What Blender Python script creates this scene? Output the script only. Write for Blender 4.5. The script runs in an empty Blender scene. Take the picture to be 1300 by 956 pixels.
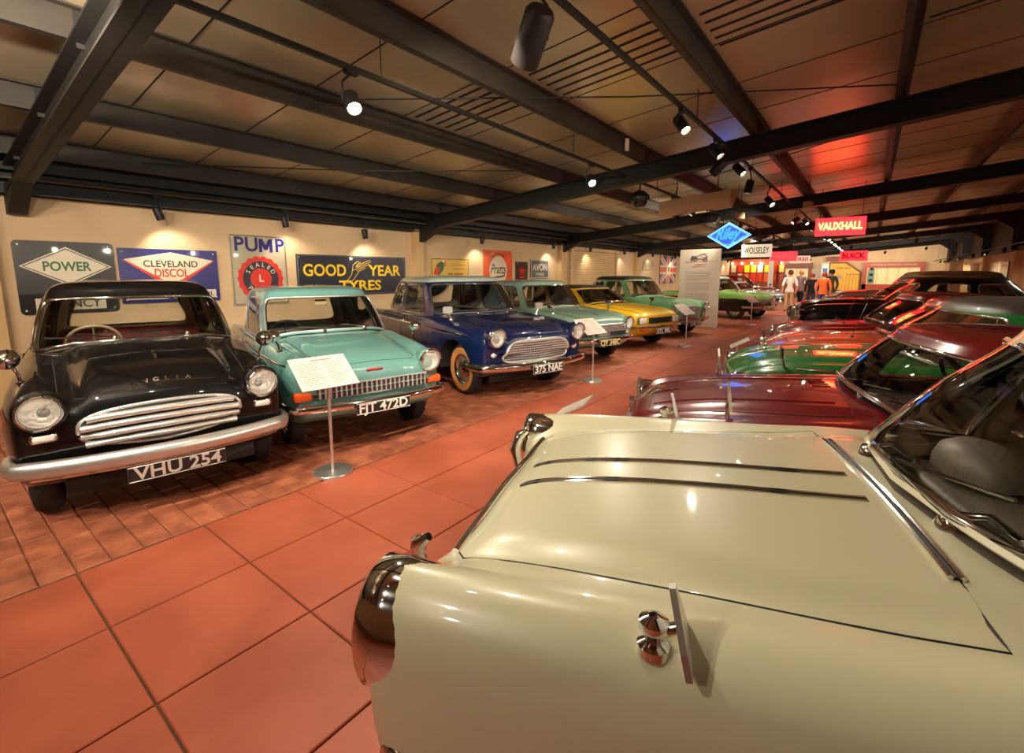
import bpy, bmesh, math, random
import numpy as np
from mathutils import Vector, Matrix
from mathutils.bvhtree import BVHTree
random.seed(7)
S = bpy.context.scene
C = S.collection
PI = math.pi

# ------------------------------------------------------------------ camera
# calibrated from the vanishing points of purlins, rafters and floor tiles (photo frame 1300 px wide, f = 593 px)
cam_d = bpy.data.cameras.new('camera'); cam = bpy.data.objects.new('camera', cam_d); C.objects.link(cam)
CAM_H = 1.55
cam.location = (0, 0, CAM_H)
cam.rotation_euler = (PI/2 - math.atan(85/593), 0, math.atan(457/599))
cam_d.sensor_width = 36; cam_d.lens = 593/1300*36; cam_d.shift_y = -45/1300
cam_d.clip_start = 0.02
S.camera = cam
S.view_settings.view_transform = 'Standard'; S.view_settings.look = 'None'
S.view_settings.gamma = 1; S.view_settings.use_curve_mapping = False
S.view_settings.exposure = 0.35
# ------------------------------------------------------------------ world: a closed hall, only a trace of night light outside
W = bpy.data.worlds.new('world'); S.world = W; W.use_nodes = True
W.node_tree.nodes['Background'].inputs[0].default_value = (1.0, .8, .6, 1)
W.node_tree.nodes['Background'].inputs[1].default_value = 0.05
LAMP_W = 68.0                      # watts of one track spotlight
WARM = (1.0, .86, .68)

# ------------------------------------------------------------------ materials
MATS = {}
def principled(name, col, rough=.5, metal=0, coat=0, coat_rough=.03, emis=None, estr=0, spec=.5):
    if name in MATS: return MATS[name]
    m = bpy.data.materials.new(name); m.use_nodes = True
    b = m.node_tree.nodes['Principled BSDF']
    b.inputs['Base Color'].default_value = (*col, 1)
    b.inputs['Roughness'].default_value = rough
    b.inputs['Metallic'].default_value = metal
    b.inputs['Coat Weight'].default_value = coat
    b.inputs['Coat Roughness'].default_value = coat_rough
    b.inputs['Specular IOR Level'].default_value = spec
    if emis:
        b.inputs['Emission Color'].default_value = (*emis, 1); b.inputs['Emission Strength'].default_value = estr
    MATS[name] = m
    return m
def srgb(r, g, b):
    f = lambda c: (c/255/12.92 if c/255 <= .04045 else ((c/255+.055)/1.055)**2.4)
    return (f(r), f(g), f(b))
def noisy(name, c1, c2, scale=6, rough=.6, bump=0, detail=6, bscale=None, stretch=(1,1,1), metal=0, coat=0, per_object=0, rough2=None):
    """procedural two-tone material with optional bump and a slight shift of tone per object"""
    if name in MATS: return MATS[name]
    m = bpy.data.materials.new(name); m.use_nodes = True
    t = m.node_tree; n = t.nodes; l = t.links; b = n['Principled BSDF']
    tc = n.new('ShaderNodeTexCoord'); mp = n.new('ShaderNodeMapping'); mp.inputs['Scale'].default_value = stretch
    geo = n.new('ShaderNodeNewGeometry')
    l.new(geo.outputs['Position'], mp.inputs['Vector'])
    nz = n.new('ShaderNodeTexNoise'); nz.inputs['Scale'].default_value = scale; nz.inputs['Detail'].default_value = detail
    l.new(mp.outputs['Vector'], nz.inputs['Vector'])
    rp = n.new('ShaderNodeValToRGB'); rp.color_ramp.elements[0].position = .35; rp.color_ramp.elements[1].position = .68
    rp.color_ramp.elements[0].color = (*c1, 1); rp.color_ramp.elements[1].color = (*c2, 1)
    l.new(nz.outputs['Fac'], rp.inputs['Fac'])
    out = rp.outputs['Color']
    if per_object:
        oi = n.new('ShaderNodeObjectInfo'); mr = n.new('ShaderNodeMapRange')
        mr.inputs['To Min'].default_value = 1-per_object; mr.inputs['To Max'].default_value = 1+per_object
        l.new(oi.outputs['Random'], mr.inputs['Value'])
        hs = n.new('ShaderNodeHueSaturation'); l.new(mr.outputs['Result'], hs.inputs['Value']); l.new(out, hs.inputs['Color'])
        out = hs.outputs['Color']
    l.new(out, b.inputs['Base Color'])
    b.inputs['Roughness'].default_value = rough; b.inputs['Metallic'].default_value = metal
    b.inputs['Coat Weight'].default_value = coat
    if rough2 is not None:
        mr2 = n.new('ShaderNodeMapRange'); mr2.inputs['To Min'].default_value = rough; mr2.inputs['To Max'].default_value = rough2
        l.new(nz.outputs['Fac'], mr2.inputs['Value']); l.new(mr2.outputs['Result'], b.inputs['Roughness'])
    if bump:
        n2 = n.new('ShaderNodeTexNoise'); n2.inputs['Scale'].default_value = bscale or scale*4; n2.inputs['Detail'].default_value = 8
        l.new(mp.outputs['Vector'], n2.inputs['Vector'])
        bp = n.new('ShaderNodeBump'); bp.inputs['Strength'].default_value = bump; bp.inputs['Distance'].default_value = .01
        l.new(n2.outputs['Fac'], bp.inputs['Height']); l.new(bp.outputs['Normal'], b.inputs['Normal'])
    MATS[name] = m
    return m
def glass(name, tint=(1, 1, 1), refl=1.0):
    """thin pane: clear with a Fresnel reflection"""
    if name in MATS: return MATS[name]
    m = bpy.data.materials.new(name); m.use_nodes = True
    t = m.node_tree; n = t.nodes; l = t.links
    for x in list(n): n.remove(x)
    o = n.new('ShaderNodeOutputMaterial'); mx = n.new('ShaderNodeMixShader')
    tr = n.new('ShaderNodeBsdfTransparent'); tr.inputs[0].default_value = (*tint, 1)
    gl = n.new('ShaderNodeBsdfGlossy'); gl.inputs['Roughness'].default_value = .02
    fr = n.new('ShaderNodeFresnel'); fr.inputs[0].default_value = 1.5
    ml = n.new('ShaderNodeMath'); ml.operation = 'MULTIPLY'; ml.inputs[1].default_value = 1.5*refl
    l.new(fr.outputs[0], ml.inputs[0]); l.new(ml.outputs[0], mx.inputs[0])
    l.new(tr.outputs[0], mx.inputs[1]); l.new(gl.outputs[0], mx.inputs[2]); l.new(mx.outputs[0], o.inputs[0])
    MATS[name] = m
    return m
def paint(name, col, rough=.32, coat=1.0, flake=.0):
    """cellulose car paint: pigment under a clear coat, with very faint orange peel"""
    if name in MATS: return MATS[name]
    m = principled(name, col, rough, flake, coat, .04)
    return m

CHROME = principled('chrome', (.78, .77, .75), .07, 1)
SATIN = principled('satin_steel', (.74, .72, .68), .34, .9)
RUBBER = principled('rubber', (.018, .017, .016), .75)
DARKRUB = principled('seam_dark', (.012, .011, .010), .6)
BLACKP = principled('black_plastic', (.02, .02, .02), .4)
GLASS = glass('window_glass', (.93, .95, .93))
def lens_mat():
    """fluted lamp glass: half clear, half scattering"""
    m = bpy.data.materials.new('lamp_lens'); m.use_nodes = True
    t = m.node_tree; n = t.nodes; l = t.links; pb = n['Principled BSDF']
    pb.inputs['Base Color'].default_value = (.62, .60, .54, 1); pb.inputs['Roughness'].default_value = .08; pb.inputs['Coat Weight'].default_value = .6
    tr = n.new('ShaderNodeBsdfTransparent'); mx = n.new('ShaderNodeMixShader'); mx.inputs[0].default_value = .36
    w = n.new('ShaderNodeTexVoronoi'); w.inputs['Scale'].default_value = 45; g = n.new('ShaderNodeNewGeometry'); l.new(g.outputs['Position'], w.inputs['Vector'])
    bp = n.new('ShaderNodeBump'); bp.inputs['Strength'].default_value = .9; bp.inputs['Distance'].default_value = .012
    l.new(w.outputs['Distance'], bp.inputs['Height']); l.new(bp.outputs['Normal'], pb.inputs['Normal'])
    l.new(tr.outputs[0], mx.inputs[1]); l.new(pb.outputs[0], mx.inputs[2]); l.new(mx.outputs[0], n['Material Output'].inputs[0])
    return m
LENS = lens_mat()
BRIGHT = principled('bright_trim', (.80, .78, .74), .24, .72)
def reflector():
    m = principled('lamp_reflector', (.86, .84, .78), .42, .55)
    t = m.node_tree; n = t.nodes; l = t.links
    w = n.new('ShaderNodeTexVoronoi'); w.inputs['Scale'].default_value = 38
    g = n.new('ShaderNodeNewGeometry'); l.new(g.outputs['Position'], w.inputs['Vector'])
    bp = n.new('ShaderNodeBump'); bp.inputs['Strength'].default_value = .6; bp.inputs['Distance'].default_value = .01
    l.new(w.outputs['Distance'], bp.inputs['Height']); l.new(bp.outputs['Normal'], n['Principled BSDF'].inputs['Normal'])
    return m
REFL = reflector()
AMBER = principled('amber_lens', (.75, .10, .015), .12, 0, 1)
PLATE_BLACK = principled('plate_black', (.012, .012, .014), .35, 0, .5)
PLATE_CHAR = principled('plate_silver', (.70, .68, .62), .35, .3)
PLATE_WHITE = principled('plate_white', (.78, .76, .68), .4)
CREAM_TRIM = principled('cream_lining', srgb(214, 190, 140), .8)
RED_LEATHER = principled('red_leather', srgb(120, 28, 20), .5, 0, .2)
BROWN_LEATHER = principled('brown_leather', srgb(96, 62, 40), .55)
GREY_TRIM = principled('grey_trim', srgb(104, 96, 82), .5, .2)
BLACK_LEATHER = principled('black_leather', (.02, .02, .02), .5)
GREEN_TRIM = principled('olive_leather', srgb(150, 148, 60), .6)
WHITE_CARD = principled('white_card', srgb(212, 200, 186), .6)

# ------------------------------------------------------------------ object helpers
def setp(o, label=None, cat=None, group=None, kind=None):
    if label: o['label'] = label
    if cat: o['category'] = cat
    if group: o['group'] = group
    if kind: o['kind'] = kind
    return o
def empty(name, loc=(0, 0, 0), rz=0, label=None, cat=None, group=None):
    o = bpy.data.objects.new(name, None); C.objects.link(o)
    o.location = loc; o.rotation_euler = (0, 0, rz); o.empty_display_size = .1
    return setp(o, label, cat, group)
def link(name, me, mat, parent=None):
    o = bpy.data.objects.new(name, me); C.objects.link(o)
    if mat is not None and not me.materials: me.materials.append(mat)
    if parent is not None: o.parent = parent
    return o
class MB:
    """collects primitives into one mesh"""
    def __init__(s): s.v = []; s.f = []; s.sm = []
    def add(s, v, f, smooth=False):
        b = len(s.v); s.v += [tuple(p) for p in v]; s.f += [tuple(i+b for i in q) for q in f]; s.sm += [smooth]*len(f)
        return s
    def box(s, lo, hi):
        x0, y0, z0 = lo; x1, y1, z1 = hi
        v = [(x0,y0,z0),(x1,y0,z0),(x1,y1,z0),(x0,y1,z0),(x0,y0,z1),(x1,y0,z1),(x1,y1,z1),(x0,y1,z1)]
        return s.add(v, [(3,2,1,0),(4,5,6,7),(0,1,5,4),(1,2,6,5),(2,3,7,6),(3,0,4,7)])
    def hexa(s, v):
        return s.add(v, [(3,2,1,0),(4,5,6,7),(0,1,5,4),(1,2,6,5),(2,3,7,6),(3,0,4,7)])
    def rbox(s, lo, hi, r, seg=2):
        bm = bmesh.new(); bmesh.ops.create_cube(bm, size=1)
        for v in bm.verts:
            v.co = Vector([(lo[i]+hi[i])/2 + v.co[i]*(hi[i]-lo[i]) for i in range(3)])
        bmesh.ops.bevel(bm, geom=bm.edges[:], offset=r, segments=seg, profile=.5, affect='EDGES')
        bm.verts.index_update()
        s.add([v.co[:] for v in bm.verts], [[v.index for v in f.verts] for f in bm.faces], True); bm.free()
        return s
    def tube(s, pts, r, n=8, closed=False, caps=True, up=None):
        P = [Vector(p) for p in pts]; m = len(P); rs = r if isinstance(r, (list, tuple)) else [r]*m
        prev = None; rings = []
        for i in range(m):
            a = P[i-1] if (i > 0 or closed) else P[i]; b = P[(i+1) % m] if (i < m-1 or closed) else P[i]
            t = (b-a)
            if t.length < 1e-9: t = Vector((1,0,0))
            t.normalize()
            if prev is None:
                u = Vector(up) if up else (Vector((0,0,1)) if abs(t.z) < .9 else Vector((1,0,0)))
            else: u = prev
            u = u - t*u.dot(t)
            if u.length < 1e-6: u = t.orthogonal()
            u.normalize(); prev = u; w = t.cross(u)
            rings.append([P[i] + (u*math.cos(2*PI*k/n) + w*math.sin(2*PI*k/n))*rs[i] for k in range(n)])
        v = [p for R in rings for p in R]; f = []
        for i in range(m if closed else m-1):
            a = i*n; b = ((i+1) % m)*n
            for k in range(n): f.append((a+k, a+(k+1) % n, b+(k+1) % n, b+k))
        if caps and not closed: f.append(tuple(range(n))[::-1]); f.append(tuple((m-1)*n+k for k in range(n)))
        return s.add(v, f, True)
    def sweep(s, pts, prof, up=(0, 0, 1), closed=False):
        """prof: list of (out, up) offsets; out = horizontal right of travel"""
        P = [Vector(p) for p in pts]; m = len(P); n = len(prof); U = Vector(up); v = []
        for i in range(m):
            a = P[max(i-1, 0)] if not closed else P[i-1]; b = P[min(i+1, m-1)] if not closed else P[(i+1) % m]
            t = (b-a).normalized(); o = t.cross(U).normalized(); w = o.cross(t)
            v += [P[i]+o*q[0]+w*q[1] for q in prof]
        f = []
        for i in range(m if closed else m-1):
            a = i*n; b = ((i+1) % m)*n
            for k in range(n): f.append((a+k, a+(k+1) % n, b+(k+1) % n, b+k))
        if not closed: f.append(tuple(range(n))[::-1]); f.append(tuple((m-1)*n+k for k in range(n)))
        return s.add(v, f, True)
    def lathe(s, prof, n=24, M=None, smooth=True, caps=False):
        """prof (r, h) turned about local Z, then moved by matrix M"""
        M = M or Matrix(); v = []; f = []; m = len(prof)
        for r, h in prof:
            for k in range(n):
                v.append(M @ Vector((r*math.cos(2*PI*k/n), r*math.sin(2*PI*k/n), h)))
        for i in range(m-1):
            for k in range(n): f.append((i*n+k, i*n+(k+1) % n, (i+1)*n+(k+1) % n, (i+1)*n+k))
        if caps and prof[0][0] > 1e-6: f.append(tuple(range(n))[::-1])
        if caps and prof[-1][0] > 1e-6: f.append(tuple((m-1)*n+k for k in range(n)))
        return s.add(v, f, smooth)
    def prism(s, poly, d, M=None, smooth=False):
        """convex or simple polygon (x, y) extruded to z = d, moved by M"""
        M = M or Matrix(); n = len(poly)
        v = [M @ Vector((x, y, 0)) for x, y in poly] + [M @ Vector((x, y, d)) for x, y in poly]
        f = [tuple(range(n))[::-1], tuple(range(n, 2*n))] + [(i, (i+1) % n, n+(i+1) % n, n+i) for i in range(n)]
        return s.add(v, f, smooth)
    def mesh(s, name='mesh', merge=False):
        me = bpy.data.meshes.new(name); me.from_pydata(s.v, [], s.f)
        me.polygons.foreach_set('use_smooth', s.sm); me.validate(); me.update()
        if merge or any(s.sm):
            bm = bmesh.new(); bm.from_mesh(me)
            if merge: bmesh.ops.remove_doubles(bm, verts=bm.verts, dist=1e-5)
            for e in bm.edges:
                if len(e.link_faces) == 2 and e.calc_face_angle(0) > .9: e.smooth = False
            bm.to_mesh(me); bm.free()
        return me
    def build(s, name, mat, parent=None):
        return link(name, s.mesh(name), mat, parent)
def frame(o, x, y):
    """matrix with origin o, local X along x, local Y along y"""
    x = Vector(x).normalized(); y = Vector(y); y = (y - x*y.dot(x)).normalized(); z = x.cross(y)
    M = Matrix.Identity(4)
    for i in range(3): M[i][0] = x[i]; M[i][1] = y[i]; M[i][2] = z[i]; M[i][3] = o[i]
    return M
_txt = {}
def text_mesh(body, size, depth=.002, bold=0, sx=1, shear=0, space=1.0):
    key = (body, size, depth, bold, sx, shear, space)
    if key in _txt: return _txt[key]
    c = bpy.data.curves.new('lettering', 'FONT'); c.body = body; c.size = size; c.extrude = depth; c.offset = bold
    c.align_x = 'CENTER'; c.align_y = 'CENTER'; c.shear = shear; c.space_character = space; c.resolution_u = 3
    o = bpy.data.objects.new('lettering', c); C.objects.link(o)
    dg = bpy.context.evaluated_depsgraph_get()
    me = bpy.data.meshes.new_from_object(o.evaluated_get(dg)); me.materials.clear()
    bpy.data.objects.remove(o); bpy.data.curves.remove(c)
    if sx != 1: me.transform(Matrix.Diagonal((sx, 1, 1, 1)))
    _txt[key] = me
    return me
def lettering(body, M, size, mat, parent, depth=.002, bold=0, sx=1, shear=0, name='lettering', space=1.0, fit=None):
    me = text_mesh(body, size, depth, bold, sx, shear, space).copy()
    if fit:                                            # squeeze to a width in metres
        xs = [v.co.x for v in me.vertices]; w = max(xs)-min(xs)
        c = (max(xs)+min(xs))/2
        me.transform(Matrix.Diagonal((fit/w, 1, 1, 1)) @ Matrix.Translation((-c, 0, 0)))
    me.transform(M)
    return link(name, me, mat, parent)
def copy_tree(o, parent=None):
    c = o.copy(); C.objects.link(c); c.parent = parent
    for ch in list(o.children): copy_tree(ch, c)
    return c

# pixel of the photograph -> direction; used with a known plane (floor, wall) to find where a thing stands
_p = math.atan(85/593); _y = math.atan(457/599)
_F = Vector((-math.sin(_y)*math.cos(_p), math.cos(_y)*math.cos(_p), -math.sin(_p))); _R = Vector((math.cos(_y), math.sin(_y), 0)); _U = _R.cross(_F)
def ray(u, v): return _F + _R*((u-650)/593) - _U*((v-433)/593)
def on_z(u, v, z=0.0):
    d = ray(u, v); return Vector((0, 0, CAM_H)) + d*((z-CAM_H)/d.z)
def on_x(u, v, x):
    d = ray(u, v); return Vector((0, 0, CAM_H)) + d*(x/d.x)
def on_y(u, v, y):
    d = ray(u, v); return Vector((0, 0, CAM_H)) + d*(y/d.y)

# ================================================================== THE HALL
XW, XR, Y0, Y1 = -8.05, 4.3, -4.2, 47.5      # left wall, right wall, wall behind the camera, far wall
def ztop(x): return 3.19 + .095*(x+3.1)       # top of the rafters
PURL = .20
RAFTERS = [.95, 7.1, 13.1, 19.1, 25.1, 31.1, 37.1, 43.1]
PURLINS = [-7.27, -5.80, -4.31, -2.87, -1.36, .10, 1.5, 2.95]
WALLM = noisy('wall_plaster', srgb(196, 166, 128), srgb(208, 178, 140), 1.4, .85, .15, bscale=60)
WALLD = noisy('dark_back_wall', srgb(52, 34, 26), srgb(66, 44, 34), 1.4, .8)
STEEL = noisy('dark_steel', srgb(44, 39, 34), srgb(54, 48, 41), 3, .5, .05)
STEELB = noisy('black_steel', srgb(22, 20, 18), srgb(30, 27, 24), 3, .55, .05)
SHEET = noisy('roof_sheet', srgb(186, 170, 142), srgb(196, 180, 150), 1.2, .27, 0, stretch=(.3, 1.5, 1), metal=.42, rough2=.31)
MORTAR = noisy('mortar', srgb(96, 70, 46), srgb(120, 88, 58), 9, .9, .2)
TILE = noisy('terracotta_tile', srgb(160, 78, 52), srgb(182, 94, 64), 2.2, .46, .05, per_object=.07, bscale=40, rough2=.55)
BRICKM = noisy('brick_paver', srgb(140, 76, 52), srgb(186, 110, 76), 7, .6, .55, per_object=.14, bscale=22)

def struct(o): o['kind'] = 'structure'; return o
# ---- floor: mortar bed with tiles and pavers laid on it
fl = struct(MB().box((XW-.1, Y0, -.12), (XR+.1, Y1+.1, -.012)).build('floor', MORTAR))
TX0, TY0, TPX, TPY = -3.17, .405, .615, .594
def slab_mesh(name, sx, sy, h, b):
    """a bevelled slab sitting on z = -.012"""
    z0, z1 = -.0125, h
    x, y = sx/2, sy/2
    v = [(-x,-y,z0),(x,-y,z0),(x,y,z0),(-x,y,z0),(-x,-y,z1-b),(x,-y,z1-b),(x,y,z1-b),(-x,y,z1-b),
         (-x+b,-y+b,z1),(x-b,-y+b,z1),(x-b,y-b,z1),(-x+b,y-b,z1)]
    f = [(0,1,5,4),(1,2,6,5),(2,3,7,6),(3,0,4,7),(4,5,9,8),(5,6,10,9),(6,7,11,10),(7,4,8,11),(8,9,10,11)]
    me = bpy.data.meshes.new(name); me.from_pydata(v, [], f); me.update(); return me
tile_me = slab_mesh('tile', TPX-.009, TPY-.009, 0, .004); tile_me.materials.append(TILE)
rest = MB()
for i in range(13):
    for j in range(-8, 80):
        x = TX0+(i+.5)*TPX; y = TY0+(j+.5)*TPY
        if x > XR+.3 or y < Y0+.3 or y > Y1-.2: continue
        if i < 5 and -3 <= j < 27:
            o = bpy.data.objects.new('floor_tile', tile_me); C.objects.link(o); o.parent = fl; o.location = (x, y, 0)
        else:
            rest.add([(x+v.co.x, y+v.co.y, v.co.z) for v in tile_me.vertices], [tuple(p.vertices) for p in tile_me.polygons])
setp(rest.build('tile_field', TILE, fl), kind='stuff')
rnd = random.Random(3)
brick_mes = []
for k in range(4):
    m_ = slab_mesh('paver_brick', .30-.007, .1435-.006, 0, .006)
    for v in m_.vertices:
        if v.index >= 8: v.co.z += rnd.uniform(-.003, .001); 
        v.co.x += rnd.uniform(-.002, .002); v.co.y += rnd.uniform(-.002, .002)
    m_.materials.append(BRICKM); brick_mes.append(m_)
rest = MB(); cand = []
for j in range(-30, 330):
    yb = .4835 + .1435*j - .0
    if yb < Y0+.1 or yb > Y1-.1: continue
    off = rnd.choice((0, .15, .08, .22))
    n = 0; x = TX0-.02-.15+off*0 - (0 if j % 2 else .15)
    first = x + .15 + .3
    while x > XW+.1:
        cand.append((x, yb, rnd.randrange(4))); x -= .30
    if not j % 2: cand.append((TX0-.02-.0, yb, -1))       # half brick closing the course
def seen(x, y):
    d = Vector((x, y, -CAM_H)); w = d.dot(_F)
    if w < .2: return False
    u = 650+593*d.dot(_R)/w
    return -40 < u < 1300 and math.hypot(x, y) < 14
def under_car(x, y): return x < -4.6 and y > .35
near = sorted([c for c in cand if seen(c[0], c[1]) and not under_car(c[0], c[1])], key=lambda c: math.hypot(c[0], c[1]))[:300]
near_s = set((round(c[0], 3), round(c[1], 3), c[2]) for c in near)
half_me = slab_mesh('paver_brick', .15-.007, .1435-.006, 0, .006); half_me.materials.append(BRICKM)
for c in cand:
    me_ = half_me if c[2] < 0 else brick_mes[c[2]]
    x = c[0] - (.075 if c[2] < 0 else 0)
    if (round(c[0], 3), round(c[1], 3), c[2]) in near_s:
        o = bpy.data.objects.new('paver_brick', me_); C.objects.link(o); o.parent = fl; o.location = (x, c[1], 0)
    else:
        rest.add([(x+v.co.x, c[1]+v.co.y, v.co.z) for v in me_.vertices], [tuple(p.vertices) for p in me_.polygons])
setp(rest.build('paver_field', BRICKM, fl), kind='stuff')

# ---- walls
struct(MB().box((XW-.2, Y0, -.1), (XW, Y1, 3.1)).build('wall_left', WALLM))
struct(MB().box((XW-.2, Y0-.2, -.1), (XR+.2, Y0, 4.3)).build('wall_near', WALLM))
struct(MB().box((XW-.2, Y1, -.1), (XR+.2, Y1+.2, 4.3)).build('wall_far', WALLM))
struct(MB().box((XR, Y0, -.1), (XR+.2, Y1, 2.42)).build('wall_right', WALLM))
CLAD = noisy('dark_cladding', srgb(44, 36, 28), srgb(54, 46, 36), 2, .6, .1)
struct(MB().box((XR-.02, Y0, 2.42), (XR+.2, Y1, 4.3)).build('wall_right_upper', CLAD))
struct(MB().box((XR-.16, Y0, 2.40), (XR-.02, Y1, 2.56)).build('trim_20', STEELB))
for k, y in enumerate(RAFTERS if False else (7.1, 13.1, 19.1, 25.1, 31.1, 37.1, 43.1)):
    struct(MB().box((XR-.2, y-.12, .0), (XR, y+.12, 2.42)).build('trim_%d' % (k+11), noisy('post_paint', srgb(196, 160, 110), srgb(206, 172, 122), 2, .7)))
    struct(MB().box((XR-.32, y-.08, 2.42), (XR-.02, y+.08, ztop(XR)-.1)).hexa([(XR-.32,y-.08,3.2),(XR-.30,y-.08,3.2),(XR-.30,y+.08,3.2),(XR-.32,y+.08,3.2),(XR-.9,y-.08,3.6),(XR-.30,y-.08,3.66),(XR-.30,y+.08,3.66),(XR-.9,y+.08,3.6)]).build('trim_%d' % (k+31), STEELB))
struct(MB().box((XW, Y0, 0), (XW+.02, Y1, .11)).build('baseboard_left', noisy('skirting_grey', srgb(66, 60, 52), srgb(78, 70, 60), 4, .6)))
# pilasters / steel posts on the left wall
for k, y in enumerate((.62, 7.03, 13.05, 19.1, 25.1, 31.1, 37.1, 43.1)):
    struct(MB().box((XW, y-.11, .0), (XW+.16, y+.11, 2.5)).build('trim_%d' % (k+1), noisy('post_paint', srgb(196, 160, 110), srgb(206, 172, 122), 2, .7)))
# roller shutter on the left wall: each slat is a piece
sh = struct(MB().box((XW+.005, 13.75, 0), (XW+.03, 17.1, 2.34)).build('door_1', principled('shutter_back', srgb(150, 124, 86), .7)))
slat = MB()
slat.add([(0,-1.64,0),(.035,-1.64,.012),(.035,-1.64,.062),(0,-1.64,.074),(0,1.64,0),(.035,1.64,.012),(.035,1.64,.062),(0,1.64,.074)],
         [(0,1,5,4),(1,2,6,5),(2,3,7,6),(0,3,2,1),(4,5,6,7)])
slat_me = slat.mesh('shutter_slat'); slat_me.materials.append(principled('shutter_slat', srgb(208, 180, 132), .55))
for k in range(29):
    o = bpy.data.objects.new('shutter_slat', slat_me); C.objects.link(o); o.parent = sh; o.location = (XW+.03, 15.42, .06+k*.078)
MB().box((XW, 13.62, 0), (XW+.12, 13.75, 2.42)).box((XW, 17.1, 0), (XW+.12, 17.23, 2.42)).build('shutter_guide', WALLM, sh)
MB().box((XW, 13.7, 2.34), (XW+.1, 17.15, 2.46)).build('shutter_hood', WALLM, sh)

# ---- roof: sheets, purlins along the hall, rafters across
ce = MB()
xs0, xs1 = XW-.2, XR+.2
ce.hexa([(xs0, Y0, ztop(xs0)+PURL), (xs1, Y0, ztop(xs1)+PURL), (xs1, Y1, ztop(xs1)+PURL), (xs0, Y1, ztop(xs0)+PURL),
         (xs0, Y0, ztop(xs0)+PURL+.1), (xs1, Y0, ztop(xs1)+PURL+.1), (xs1, Y1, ztop(xs1)+PURL+.1), (xs0, Y1, ztop(xs0)+PURL+.1)])
ceil = struct(ce.build('ceiling', SHEET))
def xbar(mb, x0, x1, y0, y1, d0, d1):
    """bar along the slope between x0 and x1, d0..d1 measured from the roof sheet downwards"""
    a, b = ztop(x0)+PURL, ztop(x1)+PURL
    return mb.hexa([(x0,y0,a-d1),(x1,y0,b-d1),(x1,y1,b-d1),(x0,y1,a-d1),(x0,y0,a-d0),(x1,y0,b-d0),(x1,y1,b-d0),(x0,y1,a-d0)])
RIB = principled('sheet_slot', (.008, .007, .006), .7)
for g, (yg, xa, xb, n) in enumerate([(3.72, -4.2, -2.95, 5), (3.86, -2.75, -1.45, 5), (4.05, -1.25, .0, 5), (5.55, .2, 1.4, 1), (8.05, -1.25, 0, 5), (8.1, .2, 1.4, 5), (8.2, 1.6, 2.9, 5), (8.0, -2.75, -1.45, 5), (14.5, -1.2, 2.8, 3)]):
    for k in range(n):
        xbar(MB(), xa, xb, yg+k*.155, yg+k*.155+.03, 0, .006).build('sheet_slot', RIB, ceil)
for y in np.arange(-3.6, 46, 1.03):          # lap joints of the sheets
    xbar(MB(), XW, XR, y, y+.012, 0, .004).build('lap_joint', RIB, ceil)
k = 10
for x in PURLINS:                            # Z-section purlins
    a = ztop(x)
    mb = MB().box((x-.006, Y0, a), (x+.006, Y1, a+PURL+.02)).box((x-.065, Y0, a), (x, Y1, a+.012)).box((x, Y0, a+PURL-.012), (x+.065, Y1, a+PURL))
    struct(setp(mb.build('steel_purlin', STEEL), 'dark steel purlin running the length of the hall under the roof sheets', None, 'purlins under the roof'))
for y in RAFTERS:
    mb = MB(); D = .27
    def seg(y0, y1, d0, d1):
        xbar(mb, XW, XR, y0, y1, d0, d1)
    seg(y-.09, y+.09, PURL+D-.018, PURL+D); seg(y-.09, y+.09, PURL, PURL+.018); seg(y-.007, y+.007, PURL, PURL+D)
    o = struct(setp(mb.build('steel_rafter', STEELB), 'black steel rafter crossing the hall from wall to wall', None, 'rafters across the hall'))
    # haunch plate at the left wall
    a = ztop(XW)-.26
    hb = MB().hexa([(XW+.02,y-.08,a-.22),(XW+.16,y-.08,a-.22),(XW+.16,y+.08,a-.22),(XW+.02,y+.08,a-.22),(XW+.02,y-.08,a+.1),(XW+.85,y-.08,a+.1),(XW+.85,y+.08,a+.1),(XW+.02,y+.08,a+.1)])
    hb.build('haunch', STEELB, o)
    cl = MB()
    for x in PURLINS:
        xbar(cl, x+.01, x+.018, y-.05, y+.05, .02, PURL+.05)
    cl.build('purlin_cleat', STEELB, o)
# eaves beam and conduit above the left wall
eb = MB().box((XW, Y0, 2.46), (XW+.13, Y1, 2.72)).box((XW, Y0, 2.46), (XW+.22, Y1, 2.475)).box((XW, Y0, 2.70), (XW+.22, Y1, 2.72)).box((XW+.2, Y0, 2.70), (XW+.34, Y1, 2.98))
struct(setp(eb.build('eaves_beam', STEELB), 'dark steel eaves beam along the top of the cream left wall'))
struct(setp(MB().tube([(XW+.30, Y0, 2.62), (XW+.30, Y1, 2.62)], .018, 8).build('wall_conduit', principled('conduit', srgb(84, 76, 62), .5)), 'grey conduit running under the eaves beam'))
# diagonal bracing rod and cables hung under the sheets
for (p, q, r) in [((-4.31, 2.6, ztop(-4.31)+.1), (.10, 6.9, ztop(.10)+.1), .008), ((-7.27, 2.0, 2.90), (-4.31, 6.4, 3.17), .007), ((.10, 8.0, ztop(.10)+.08), (2.95, 8.9, ztop(2.95)+.08), .008), ((-2.87, 9.3, 3.30), (.10, 8.3, 3.57), .007)]:
    setp(MB().tube([p, ((p[0]+q[0])/2, (p[1]+q[1])/2, (p[2]+q[2])/2-.05), q], r, 6).build('roof_cable', BLACKP), 'thin black cable slung between purlins under the roof', 'cable', 'cables under the roof', None)

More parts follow.
